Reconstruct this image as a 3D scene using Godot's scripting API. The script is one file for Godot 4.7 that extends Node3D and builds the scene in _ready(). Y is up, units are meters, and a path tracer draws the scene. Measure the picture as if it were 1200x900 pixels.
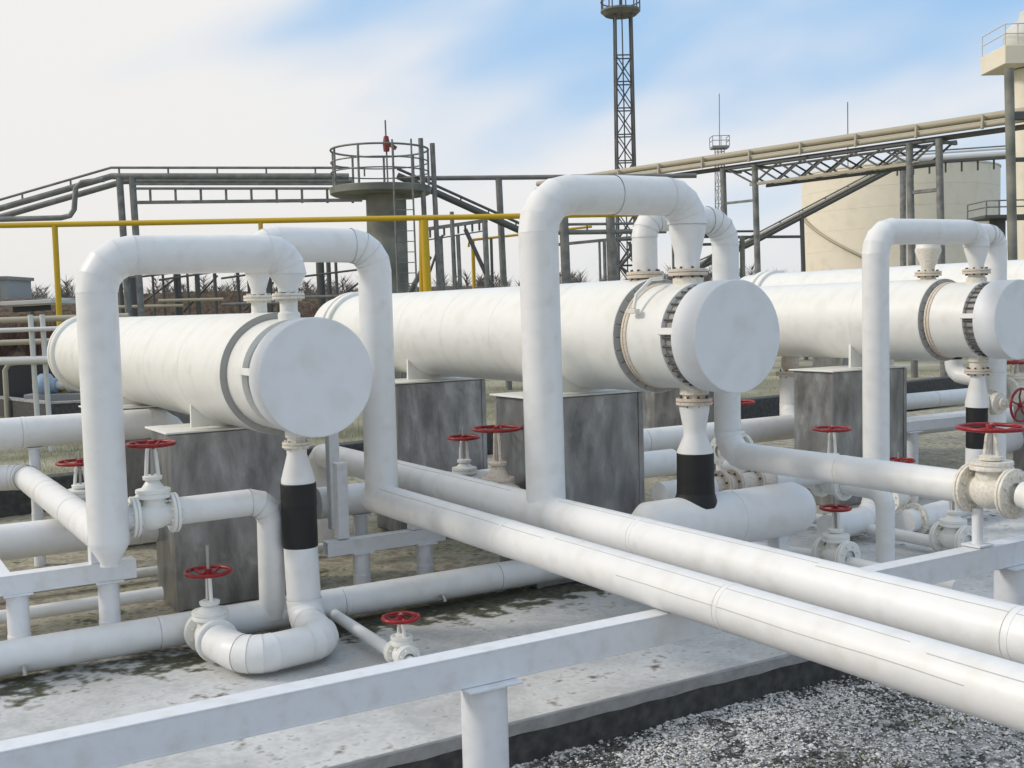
extends Node3D
# Gas plant yard: four white heat exchangers on clad piers, loop pipes, valves, and a pipe-rack skyline.
# World axes: +X runs along the exchangers towards their front covers, -Z runs across them to the far ones, y is up.
# The eye is at the origin; slab top y = -2.3, ground y = -2.58.

const SLAB := -2.3
const GROUND := -2.58
const YAW := 0.54494          # angle between the view and the exchangers' axis
const PITCH := 0.06657
const ROLL := 0.025
var fh := Vector3(-cos(YAW), 0, -sin(YAW))     # level view direction
var rh := Vector3(sin(YAW), 0, -cos(YAW))      # level right direction
var origin := {}
var taken := {}
var M := {}
var rng := RandomNumberGenerator.new()

# ------------------------------------------------------------------ mesh collector
class MB:
	var v := PackedVector3Array()
	var n := PackedVector3Array()
	func tri(a: Vector3, b: Vector3, c: Vector3, na: Vector3, nb: Vector3, nc: Vector3) -> void:
		var g := (b - a).cross(c - a)
		if g.length_squared() < 1e-16: return
		if g.dot(na + nb + nc) > 0.0:
			v.append(a); v.append(c); v.append(b); n.append(na); n.append(nc); n.append(nb)
		else:
			v.append(a); v.append(b); v.append(c); n.append(na); n.append(nb); n.append(nc)
	func quad(a: Vector3, b: Vector3, c: Vector3, d: Vector3, m: Vector3) -> void:
		tri(a, b, c, m, m, m); tri(a, c, d, m, m, m)
	func flat(a: Vector3, b: Vector3, c: Vector3, out: Vector3) -> void:
		var g := (b - a).cross(c - a).normalized()
		if g.dot(out) < 0.0: g = -g
		tri(a, b, c, g, g, g)
	static func frame(ax: Vector3) -> Array:
		var up := Vector3.UP if absf(ax.y) < 0.9 else Vector3.RIGHT
		var x := up.cross(ax).normalized()
		return [x, ax.cross(x).normalized()]
	# surface of revolution: prof = [Vector2(along, radius), ...]
	func lathe(o: Vector3, axis: Vector3, prof: Array, sides := 32, smooth := false) -> void:
		var ax := axis.normalized()
		var f := frame(ax)
		var m := prof.size()
		var sn := []
		for i in m - 1:
			var dl: Vector2 = prof[i + 1] - prof[i]
			sn.append(Vector2(-dl.y, dl.x).normalized())   # (along, radial)
		for i in m - 1:
			var n0: Vector2 = sn[i]
			var n1: Vector2 = sn[i]
			if smooth:
				if i > 0 and sn[i - 1].dot(sn[i]) > 0.5: n0 = (sn[i - 1] + sn[i]).normalized()
				if i < m - 2 and sn[i + 1].dot(sn[i]) > 0.5: n1 = (sn[i + 1] + sn[i]).normalized()
			var p0: Vector2 = prof[i]
			var p1: Vector2 = prof[i + 1]
			for k in sides:
				var a0 := TAU * k / sides
				var a1 := TAU * (k + 1) / sides
				var d0: Vector3 = f[0] * cos(a0) + f[1] * sin(a0)
				var d1: Vector3 = f[0] * cos(a1) + f[1] * sin(a1)
				var A := o + ax * p0.x + d0 * p0.y
				var B := o + ax * p1.x + d0 * p1.y
				var C := o + ax * p1.x + d1 * p1.y
				var D := o + ax * p0.x + d1 * p0.y
				var nA := ax * n0.x + d0 * n0.y
				var nB := ax * n1.x + d0 * n1.y
				var nC := ax * n1.x + d1 * n1.y
				var nD := ax * n0.x + d1 * n0.y
				tri(A, B, C, nA, nB, nC); tri(A, C, D, nA, nC, nD)
	func twig(a: Vector3, b: Vector3, r: float) -> void:
		var f := frame((b - a).normalized())
		for k in 3:
			var d0: Vector3 = f[0] * cos(TAU * k / 3) + f[1] * sin(TAU * k / 3)
			var d1: Vector3 = f[0] * cos(TAU * (k + 1) / 3) + f[1] * sin(TAU * (k + 1) / 3)
			flat(a + d0 * r, a + d1 * r, b, d0 + d1)
	func rod(a: Vector3, b: Vector3, r: float, sides := 10, r2 := -1.0) -> void:
		var l := (b - a).length()
		var e := r if r2 < 0.0 else r2
		lathe(a, b - a, [Vector2(0, 0), Vector2(0, r), Vector2(l, e), Vector2(l, 0)], sides)
	func tube(pts: Array, r: float, sides := 10, closed := false) -> void:
		var m := pts.size()
		var rings := []
		var dirs := []
		for i in m:
			var t: Vector3
			if closed: t = (pts[(i + 1) % m] - pts[(i - 1 + m) % m]).normalized()
			elif i == 0: t = (pts[1] - pts[0]).normalized()
			elif i == m - 1: t = (pts[m - 1] - pts[m - 2]).normalized()
			else: t = (pts[i + 1] - pts[i - 1]).normalized()
			var f := frame(t)
			var x: Vector3 = f[0]
			if i > 0:
				x = dirs[i - 1][0]
				x = (x - t * x.dot(t)).normalized()
			var y := t.cross(x)
			dirs.append([x, y])
			var ring := []
			for k in sides:
				var a := TAU * k / sides
				ring.append(x * cos(a) + y * sin(a))
			rings.append(ring)
		for i in (m if closed else m - 1):
			var j := (i + 1) % m
			var off := 0
			if closed and j == 0:
				var best := -2.0
				for k in sides:
					var dt: float = rings[0][k].dot(rings[m - 1][0])
					if dt > best: best = dt; off = k
			for k in sides:
				var k2 := (k + 1) % sides
				var a0: Vector3 = rings[i][k]; var a1: Vector3 = rings[i][k2]
				var b0: Vector3 = rings[j][(k + off) % sides]; var b1: Vector3 = rings[j][(k2 + off) % sides]
				tri(pts[i] + a0 * r, pts[j] + b0 * r, pts[j] + b1 * r, a0, b0, b1)
				tri(pts[i] + a0 * r, pts[j] + b1 * r, pts[i] + a1 * r, a0, b1, a1)
		if not closed:
			for e in [0, m - 1]:
				var t2: Vector3 = (pts[1] - pts[0]).normalized() * -1.0 if e == 0 else (pts[m - 1] - pts[m - 2]).normalized()
				for k in sides:
					tri(pts[e], pts[e] + rings[e][k] * r, pts[e] + rings[e][(k + 1) % sides] * r, t2, t2, t2)
	func box(c: Vector3, size: Vector3, bs := Basis(), b := 0.0) -> void:
		var h := size * 0.5
		if b <= 0.0:
			for ax in 3:
				for s in [-1.0, 1.0]:
					var u := (ax + 1) % 3
					var w := (ax + 2) % 3
					var q := []
					for st in [[-1, -1], [1, -1], [1, 1], [-1, 1]]:
						var p := Vector3()
						p[ax] = s * h[ax]; p[u] = st[0] * h[u]; p[w] = st[1] * h[w]
						q.append(c + bs * p)
					var m := Vector3(); m[ax] = s
					quad(q[0], q[1], q[2], q[3], bs * m)
			return
		for ax in 3:
			var u := (ax + 1) % 3
			var w := (ax + 2) % 3
			for s in [-1.0, 1.0]:
				var q := []
				for st in [[-1, -1], [1, -1], [1, 1], [-1, 1]]:
					var p := Vector3()
					p[ax] = s * h[ax]; p[u] = st[0] * (h[u] - b); p[w] = st[1] * (h[w] - b)
					q.append(c + bs * p)
				var m := Vector3(); m[ax] = s
				quad(q[0], q[1], q[2], q[3], bs * m)
			for su in [-1.0, 1.0]:
				for sw in [-1.0, 1.0]:
					var e := []
					for sa in [-1.0, 1.0]:
						var p1 := Vector3(); p1[ax] = sa * (h[ax] - b); p1[u] = su * h[u]; p1[w] = sw * (h[w] - b)
						var p2 := Vector3(); p2[ax] = sa * (h[ax] - b); p2[u] = su * (h[u] - b); p2[w] = sw * h[w]
						e.append(c + bs * p1); e.append(c + bs * p2)
					var m2 := Vector3(); m2[u] = su; m2[w] = sw
					quad(e[0], e[1], e[3], e[2], bs * m2.normalized())
		for sx in [-1.0, 1.0]:
			for sy in [-1.0, 1.0]:
				for sz in [-1.0, 1.0]:
					var g := Vector3(sx, sy, sz)
					var p := Vector3(sx * h.x, sy * (h.y - b), sz * (h.z - b))
					var q2 := Vector3(sx * (h.x - b), sy * h.y, sz * (h.z - b))
					var r2 := Vector3(sx * (h.x - b), sy * (h.y - b), sz * h.z)
					flat(c + bs * p, c + bs * q2, c + bs * r2, bs * g)
	# straight bar of rectangular section between two points (w across, h upwards)
	func bar(a: Vector3, b: Vector3, w: float, h: float, bevel := 0.0) -> void:
		var t := (b - a).normalized()
		var f := frame(t)
		box((a + b) * 0.5, Vector3(w, h, (b - a).length()), Basis(f[0], f[1], t), bevel)
	# polygon in the (u, w) plane extruded along d by depth
	func prism(o: Vector3, u: Vector3, w: Vector3, d: Vector3, poly: PackedVector2Array, depth: float) -> void:
		var idx := Geometry2D.triangulate_polygon(poly)
		for s in [0.0, depth]:
			var m := -d if s == 0.0 else d
			for i in range(0, idx.size(), 3):
				var p := []
				for k in 3: p.append(o + u * poly[idx[i + k]].x + w * poly[idx[i + k]].y + d * s)
				tri(p[0], p[1], p[2], m, m, m)
		var cen := Vector2()
		for q in poly: cen += q / poly.size()
		for i in poly.size():
			var a := poly[i]
			var b := poly[(i + 1) % poly.size()]
			var e := (b - a).orthogonal().normalized()
			if Geometry2D.is_point_in_polygon((a + b) * 0.5 + e * 0.002, poly): e = -e
			var m := (u * e.x + w * e.y).normalized()
			var A := o + u * a.x + w * a.y
			var B := o + u * b.x + w * b.y
			quad(A, B, B + d * depth, A + d * depth, m)
	func mesh(off := Vector3.ZERO) -> ArrayMesh:
		var arr := []
		arr.resize(Mesh.ARRAY_MAX)
		if off != Vector3.ZERO:
			for i in v.size(): v[i] -= off
		arr[Mesh.ARRAY_VERTEX] = v
		arr[Mesh.ARRAY_NORMAL] = n
		var am := ArrayMesh.new()
		am.add_surface_from_arrays(Mesh.PRIMITIVE_TRIANGLES, arr)
		return am

# ------------------------------------------------------------------ nodes
func numbered(s: String) -> String:
	if not taken.has(s):
		taken[s] = 0
		return s
	taken[s] += 1
	return "%s_%03d" % [s, taken[s]]

func thing(called: String, label: String, category: String, at := Vector3.ZERO, group := "") -> Node3D:
	var o := Node3D.new()
	o.name = numbered(called)
	add_child(o)
	o.position = at
	origin[o] = at
	o.set_meta("label", label)
	o.set_meta("category", category)
	if group != "": o.set_meta("group", group)
	return o

func part(called: String, b: MB, m: Material, parent: Node) -> MeshInstance3D:
	var o := MeshInstance3D.new()
	o.name = called
	var off: Vector3 = origin.get(parent, Vector3.ZERO)
	o.mesh = b.mesh(off)
	o.material_override = m
	parent.add_child(o, true)
	origin[o] = off
	return o

func single(called: String, b: MB, m: Material, label: String, category: String, at := Vector3.ZERO, group := "") -> MeshInstance3D:
	var o := MeshInstance3D.new()
	o.name = numbered(called)
	o.mesh = b.mesh(at)
	o.material_override = m
	add_child(o)
	o.position = at
	origin[o] = at
	o.set_meta("label", label)
	o.set_meta("category", category)
	if group != "": o.set_meta("group", group)
	return o

func setting(called: String, b: MB, m: Material) -> MeshInstance3D:
	var o := MeshInstance3D.new()
	o.name = numbered(called)
	o.mesh = b.mesh()
	o.material_override = m
	add_child(o)
	o.set_meta("kind", "structure")
	return o

func bg(s: float, y: float, d: float) -> Vector3:      # metres right of, above and ahead of the eye
	return rh * s + fh * d + Vector3(0, y, 0)

# ------------------------------------------------------------------ materials
func tones(seed_: int, freq: float, size: int, stops: Array, octaves := 5, contrast := 1.6) -> ImageTexture:
	var f := FastNoiseLite.new()
	f.seed = seed_
	f.noise_type = FastNoiseLite.TYPE_SIMPLEX_SMOOTH
	f.frequency = freq
	f.fractal_octaves = octaves
	var im := f.get_seamless_image(size, size)
	im.convert(Image.FORMAT_L8)
	var src := im.get_data()
	var lut := []
	for i in 256:
		var t := clampf((i / 255.0 - 0.5) * contrast + 0.5, 0.0, 1.0) * (stops.size() - 1)
		var k := mini(int(t), stops.size() - 2)
		lut.append((stops[k] as Color).lerp(stops[k + 1], t - k))
	var out := PackedByteArray()
	out.resize(size * size * 3)
	for i in src.size():
		var c: Color = lut[src[i]]
		out[i * 3] = int(c.r * 255); out[i * 3 + 1] = int(c.g * 255); out[i * 3 + 2] = int(c.b * 255)
	return ImageTexture.create_from_image(Image.create_from_data(size, size, false, Image.FORMAT_RGB8, out))

func relief(seed_: int, freq: float, size: int, strength: float) -> ImageTexture:
	var f := FastNoiseLite.new()
	f.seed = seed_
	f.noise_type = FastNoiseLite.TYPE_SIMPLEX_SMOOTH
	f.frequency = freq
	f.fractal_octaves = 4
	var im := f.get_seamless_image(size, size)
	im.convert(Image.FORMAT_RGBA8)
	im.bump_map_to_normal_map(strength)
	return ImageTexture.create_from_image(im)

func mat(called: String, col: Color, rough: float, metal := 0.0, tex: Texture2D = null, scale_ := 1.0, norm: Texture2D = null, nscale := 0.4) -> StandardMaterial3D:
	var m := StandardMaterial3D.new()
	m.resource_name = called
	m.albedo_color = col
	m.roughness = rough
	m.metallic = metal
	if tex:
		m.albedo_texture = tex
		m.uv1_triplanar = true
		m.uv1_world_triplanar = true
		m.uv1_scale = Vector3.ONE * scale_
	if norm:
		m.normal_enabled = true
		m.normal_texture = norm
		m.normal_scale = nscale
		m.uv1_triplanar = true
		m.uv1_world_triplanar = true
		m.uv1_scale = Vector3.ONE * scale_
	M[called] = m
	return m

func g(x: float) -> Color: return Color(x, x, x)

func make_materials() -> void:
	var dirt := tones(3, 0.012, 512, [Color(0.955, 0.95, 0.935), Color(0.98, 0.977, 0.97), g(0.995), g(1.0), g(0.99), Color(0.965, 0.965, 0.96)], 7, 1.4)
	var dents := relief(5, 0.02, 512, 5.0)
	mat("pipe_white", Color(0.90, 0.90, 0.895), 0.42, 0.0, dirt, 0.55, dents, 0.10)
	mat("shell_white", Color(0.905, 0.905, 0.885), 0.40, 0.0, dirt, 0.42, dents, 0.09)
	mat("sealant", Color(0.74, 0.74, 0.73), 0.8)
	mat("band_grey", Color(0.62, 0.62, 0.61), 0.6, 0.0, dirt, 0.9)
	mat("cover_white", Color(0.88, 0.89, 0.90), 0.5, 0.0, dirt, 0.3, dents, 0.06)
	var worn := tones(11, 0.03, 512, [Color(0.80, 0.75, 0.66), Color(0.86, 0.835, 0.78), Color(0.885, 0.87, 0.83), Color(0.90, 0.89, 0.86)], 5, 1.5)
	mat("valve_cream", Color(1, 1, 1), 0.5, 0.0, worn, 2.2, dents, 0.12)
	var rusty := tones(13, 0.035, 512, [Color(0.74, 0.65, 0.57), Color(0.815, 0.765, 0.70), Color(0.84, 0.80, 0.745), Color(0.865, 0.835, 0.79)], 5, 1.3)
	mat("flange_rust", Color(1, 1, 1), 0.6, 0.0, rusty, 2.0, dents, 0.12)
	mat("bolt_steel", Color(0.36, 0.34, 0.32), 0.6, 0.3)
	var galv := tones(17, 0.011, 512, [g(0.50), g(0.56), g(0.60), g(0.64), Color(0.70, 0.71, 0.72)], 6, 1.4)
	mat("clad_metal", Color(0.98, 0.98, 0.98), 0.36, 0.75, galv, 0.55, dents, 0.3)
	M["clad_metal"].uv1_scale = Vector3(0.62, 0.22, 0.62)
	mat("beam_paint", Color(0.885, 0.895, 0.91), 0.4, 0.0, dirt, 0.8, dents, 0.15)
	var red := tones(19, 0.03, 256, [Color(0.40, 0.05, 0.06), Color(0.56, 0.06, 0.075), Color(0.62, 0.08, 0.09)], 4)
	mat("wheel_red", Color(1, 1, 1), 0.4, 0.0, red, 3.0)
	mat("wrap_black", Color(0.085, 0.085, 0.085), 0.55, 0.0, null, 1.0, relief(23, 0.012, 256, 5.0), 0.25)
	mat("stem_steel", Color(0.66, 0.65, 0.63), 0.4, 0.4)
	var drab := tones(29, 0.02, 256, [Color(0.40, 0.41, 0.40), Color(0.48, 0.485, 0.475), Color(0.56, 0.56, 0.54)], 5)
	mat("rack_grey", Color(1, 1, 1), 0.6, 0.1, drab, 0.5)
	mat("rack_dark", Color(0.34, 0.345, 0.34), 0.6, 0.1)
	mat("rack_beige", Color(0.68, 0.65, 0.57), 0.6, 0.0, dirt, 0.3)
	mat("yellow_paint", Color(0.80, 0.66, 0.10), 0.5, 0.0, dirt, 0.7)
	mat("column_green", Color(1.0, 1.0, 0.96), 0.65, 0.0, drab, 0.2)
	mat("tank_cream", Color(0.91, 0.88, 0.80), 0.6, 0.0, dirt, 0.08)
	mat("far_white", Color(0.82, 0.82, 0.80), 0.6, 0.0, dirt, 0.1)
	mat("far_grey", Color(0.56, 0.57, 0.57), 0.8)
	mat("antenna_red", Color(0.50, 0.22, 0.18), 0.6)
	mat("motor_blue", Color(0.55, 0.64, 0.72), 0.5)
	var conc := tones(31, 0.02, 512, [g(0.50), g(0.60), g(0.655), g(0.70)], 6)
	mat("concrete", Color(1, 1, 0.99), 0.9, 0.0, conc, 0.8, relief(33, 0.06, 512, 6.0), 0.5)
	var edge := tones(36, 0.012, 512, [g(0.56), g(0.60), g(0.635)], 6, 1.3)
	mat("edge_concrete", Color(1, 1, 0.99), 0.9, 0.0, edge, 0.8, relief(34, 0.06, 256, 5.0), 0.3)
	var tar := tones(35, 0.02, 512, [g(0.22), g(0.265), Color(0.32, 0.315, 0.305)], 6)
	mat("bitumen", Color(1, 1, 1), 0.75, 0.0, tar, 0.9, relief(37, 0.04, 256, 6.0), 0.2)
	var earth := tones(41, 0.012, 1024, [Color(0.40, 0.40, 0.32), Color(0.52, 0.51, 0.41), Color(0.60, 0.58, 0.49), Color(0.68, 0.66, 0.58)], 8, 1.6)
	mat("ground_earth", Color(1, 1, 1), 1.0, 0.0, earth, 0.017)
	var soil := tones(45, 0.02, 512, [Color(0.36, 0.35, 0.33), Color(0.58, 0.575, 0.565), Color(0.74, 0.74, 0.735)], 6, 2.0)
	mat("soil_dark", Color(1, 1, 1), 1.0, 0.0, soil, 0.9, relief(47, 0.06, 512, 10.0), 0.8)
	mat("stone_grey", Color(0.80, 0.80, 0.79), 0.95)
	M["stone_grey"].vertex_color_use_as_albedo = true
	M["stone_grey"].albedo_color = Color(0.95, 0.95, 0.95)
	var dike := tones(49, 0.02, 512, [Color(0.22, 0.17, 0.14), Color(0.34, 0.25, 0.20), Color(0.43, 0.36, 0.29), Color(0.33, 0.31, 0.23), Color(0.26, 0.20, 0.17)], 7, 2.4)
	mat("dike_earth", Color(1, 1, 1), 1.0, 0.0, dike, 0.11)
	mat("bark", Color(0.36, 0.32, 0.28), 1.0)
	mat("twig", Color(0.43, 0.40, 0.375), 1.0)
	mat("leaf_green", Color(0.33, 0.36, 0.16), 0.9)
	M["leaf_green"].vertex_color_use_as_albedo = false
	mat("maroon", Color(0.36, 0.25, 0.22), 0.9)
	mat("dark_steel", Color(0.20, 0.21, 0.22), 0.5, 0.3)

# ------------------------------------------------------------------ pipes
func ring_bead(b: MB, p: Vector3, ax: Vector3, r: float, w: float) -> void:
	b.lathe(p - ax * w * 0.5, ax, [Vector2(0, r), Vector2(0.004, r + 0.005), Vector2(w - 0.004, r + 0.005), Vector2(w, r)], 40)

func straight(o: Node, a: Vector3, b: Vector3, r: float, m: Material, closed0: bool, closed1: bool, piece := 1.3) -> void:
	var l := (b - a).length()
	var k := maxi(1, int(round(l / piece)))
	var t := (b - a).normalized()
	for i in k:
		var s0 := l * i / k
		var s1 := l * (i + 1) / k
		var q := MB.new()
		var lip := 0.002
		var prof := []
		if i == 0 and closed0: prof.append(Vector2(0, 0))
		if i > 0: prof.append(Vector2(0, r - 0.008))
		prof.append(Vector2(0, r + (lip if i > 0 else 0.0)))
		if i > 0:
			prof.append(Vector2(0.03, r + lip)); prof.append(Vector2(0.032, r))
		prof.append(Vector2(s1 - s0 - (0.006 if i < k - 1 else 0.0), r))
		if i < k - 1: prof.append(Vector2(s1 - s0 - 0.005, r - 0.008)); prof.append(Vector2(s1 - s0, r - 0.008))
		if i == k - 1 and closed1: prof.append(Vector2(s1 - s0, 0))
		q.lathe(a + t * s0, t, prof, 40)
		part("pipe_section", q, m, o)

func run(o: Node, pts: Array, r: float, m: Material, bend := 0.0, gores := 5, cap0 := true, cap1 := true, piece := 1.3) -> void:
	var R := bend if bend > 0.0 else r * 1.7
	var cur: Vector3 = pts[0]
	var nn := pts.size()
	for i in range(1, nn - 1):
		var p: Vector3 = pts[i]
		var d0 := (p - (pts[i - 1] as Vector3)).normalized()
		var d1 := ((pts[i + 1] as Vector3) - p).normalized()
		var phi := acos(clampf(d0.dot(d1), -1, 1))
		var tl := R * tan(phi * 0.5)
		var a := p - d0 * tl
		var b := p + d1 * tl
		if (a - cur).length() > 0.02: straight(o, cur, a, r, m, i == 1 and cap0, false, piece)
		var side := (d1 - d0 * d1.dot(d0)).normalized()
		var c := a + side * R
		var rings := []
		for k in gores + 1:
			var al := phi * k / gores
			var pos := c - side * R * cos(al) + d0 * R * sin(al)
			var tg := d0 * cos(al) + side * sin(al)
			rings.append([pos, tg])
		var axis := d0.cross(side)
		for k in gores:
			var q := MB.new()
			for s in 40:
				var a0 := TAU * s / 40
				var a1 := TAU * (s + 1) / 40
				var P := []
				var N := []
				for e in [[k, a0], [k + 1, a0], [k + 1, a1], [k, a1]]:
					var rg: Array = rings[e[0]]
					var out: Vector3 = axis.cross(rg[1])
					var mid: Vector3 = ((rings[k][1] as Vector3) + rings[k + 1][1]).normalized()
					var rr: float = r + (0.0045 if e[0] == k else 0.0015)
					var dir: Vector3 = axis * cos(e[1]) + out * sin(e[1])
					P.append(rg[0] + dir * rr)
					N.append((dir - mid * dir.dot(mid)).normalized())
				q.tri(P[0], P[1], P[2], N[0], N[1], N[2]); q.tri(P[0], P[2], P[3], N[0], N[2], N[3])
			part("elbow_segment", q, m, o)
		cur = b
	straight(o, cur, pts[nn - 1], r, m, nn == 2 and cap0, cap1, piece)

func flange(o: Node, p: Vector3, ax: Vector3, r: float, bore: float, m: Material, bolts := 8, thick := 0.028) -> void:
	var q := MB.new()
	q.lathe(p - ax * thick * 1.15, ax, [Vector2(0, bore), Vector2(0, r - 0.004), Vector2(0.004, r), Vector2(thick - 0.002, r), Vector2(thick + 0.001, r - 0.003), Vector2(thick + 0.001, r - 0.012), Vector2(thick * 1.3 - 0.001, r - 0.012), Vector2(thick * 1.3 - 0.001, r - 0.003), Vector2(thick * 1.3 + 0.002, r), Vector2(thick * 2.3 - 0.004, r), Vector2(thick * 2.3, r - 0.004), Vector2(thick * 2.3, bore)], 32)
	var f := part("flange", q, m, o)
	var fr := MB.frame(ax)
	var w := MB.new()
	for k in bolts:
		var a := TAU * (k + 0.5) / bolts
		var d: Vector3 = fr[0] * cos(a) + fr[1] * sin(a)
		var c := p + d * (r + bore) * 0.5
		w.rod(c - ax * thick * 1.9, c + ax * thick * 1.9, 0.010, 6)
	part("bolts", w, M.bolt_steel if m == M.flange_rust else m, f).set_meta("kind", "stuff")

# overlapping sheet edges along a pipe that runs in x
func lap_seams(o: Node, spans: Array, y: float, z: float, r: float) -> void:
	var wob := FastNoiseLite.new()
	wob.seed = 81
	wob.frequency = 0.9
	for e in spans:
		var q := MB.new()
		var pts := []
		var n := int((e[1] - e[0]) / 0.12)
		for i in n + 1:
			var x: float = lerpf(e[0], e[1], float(i) / n)
			var a: float = e[2] + 0.05 * wob.get_noise_2d(x, e[2] * 9.0)
			pts.append(Vector3(x, y + cos(a) * r, z + sin(a) * r))
		q.tube(pts, 0.0022, 5)
		part("lap_seam", q, M.sealant, o)

func cone(o: Node, called: String, a: Vector3, b: Vector3, r0: float, r1: float, m: Material) -> void:
	var q := MB.new()
	var l := (b - a).length()
	q.lathe(a, b - a, [Vector2(0, 0), Vector2(0, r0), Vector2(l * 0.18, r0), Vector2(l * 0.85, r1), Vector2(l, r1), Vector2(l, 0)], 36, true)
	part(called, q, m, o)

# ------------------------------------------------------------------ valves
func wheel(o: Node, c: Vector3, ax: Vector3, R: float, tube_r: float, spokes := 5, spin := 0.3) -> void:
	var f := MB.frame(ax)
	var x: Vector3 = f[0]
	var y: Vector3 = f[1]
	var hub := MB.new()
	hub.lathe(c - ax * 0.022, ax, [Vector2(0, 0), Vector2(0, 0.026), Vector2(0.044, 0.022), Vector2(0.044, 0)], 14)
	var w := part("handwheel", hub, M.wheel_red, o)
	var rim := MB.new()
	var pts := []
	for k in 40:
		var a := TAU * k / 40
		var rr := R * (1.0 + 0.012 * sin(a * spokes))
		pts.append(c + (x * cos(a) + y * sin(a)) * rr)
	rim.tube(pts, tube_r, 8, true)
	part("rim", rim, M.wheel_red, w)
	for k in spokes:
		var a := TAU * k / spokes + spin
		var d := x * cos(a) + y * sin(a)
		var s := MB.new()
		s.tube([c + d * 0.018 - ax * 0.004, c + d * R * 0.5 - ax * 0.02, c + d * R], tube_r * 0.72, 6)
		part("spoke", s, M.wheel_red, w)

# gate valve: p = centre of the bore, ax = along the pipe, up = towards the wheel, r = pipe radius, hw = wheel radius, hy = wheel height over the bore
func valve(label: String, p: Vector3, ax: Vector3, r: float, hw: float, hy: float, up := Vector3.UP, m: Material = null, spin := 0.3, rise := 0.09) -> Node3D:
	var mm: Material = m if m else M.valve_cream
	var o := thing("gate_valve", label, "valve", p, "gate valves with red handwheels")
	var L := r * 1.55
	var q := MB.new()
	q.lathe(p - ax * L, ax, [Vector2(0, 0), Vector2(0, r * 0.95), Vector2(L * 0.35, r * 0.9), Vector2(L * 0.6, r * 1.12), Vector2(L, r * 1.22), Vector2(L * 1.4, r * 1.12), Vector2(L * 1.65, r * 0.9), Vector2(L * 2, r * 0.95), Vector2(L * 2, 0)], 28, true)
	q.lathe(p, up, [Vector2(0, r * 1.02), Vector2(r * 1.0, r * 0.98), Vector2(r * 1.45, r * 0.92)], 28, true)
	part("body", q, mm, o)
	for s in [-1.0, 1.0]:
		flange(o, p + ax * s * L, ax, r * 1.62, r * 0.7, mm, 8, 0.02)
	var b := MB.new()
	var y0 := r * 1.4
	var yb := minf(hy * 0.52, r * 3.4)
	b.lathe(p + up * y0, up, [Vector2(0, 0), Vector2(0, r * 1.35), Vector2(0.02, r * 1.38), Vector2(0.028, r * 1.30), Vector2(0.032, r * 1.30), Vector2(0.036, r * 1.38), Vector2(0.056, r * 1.36), Vector2(0.058, r * 0.95), Vector2((yb - y0) * 0.75, r * 0.62), Vector2(yb - y0, r * 0.42), Vector2(yb - y0, 0)], 24, true)
	part("bonnet", b, mm, o)
	var fr := MB.frame(up)
	var sd: Vector3 = ax
	if absf(ax.dot(up)) > 0.5: sd = fr[0]
	var nut := MB.new()
	nut.lathe(p + up * (yb - 0.01), up, [Vector2(0, 0), Vector2(0, r * 0.75), Vector2(0.022, r * 0.78), Vector2(0.03, r * 0.55), Vector2(0.03, 0)], 16)
	part("gland", nut, mm, o)
	for s in [-1.0, 1.0]:
		var yk := MB.new()
		var e := maxf(r * 0.42, 0.035)
		yk.tube([p + up * (yb - 0.005) + sd * s * e * 1.2, p + up * (yb + (hy - yb) * 0.35) + sd * s * e, p + up * (hy - 0.06) + sd * s * e * 0.8, p + up * (hy - 0.022) + sd * s * 0.02], 0.013, 8)
		part("yoke_arm", yk, mm, o)
	var st := MB.new()
	st.rod(p + up * (yb + 0.01), p + up * (hy + rise), 0.011, 8)
	part("stem", st, M.stem_steel, o)
	wheel(o, p + up * hy, up, hw, 0.0135, 5, spin)
	return o

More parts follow.
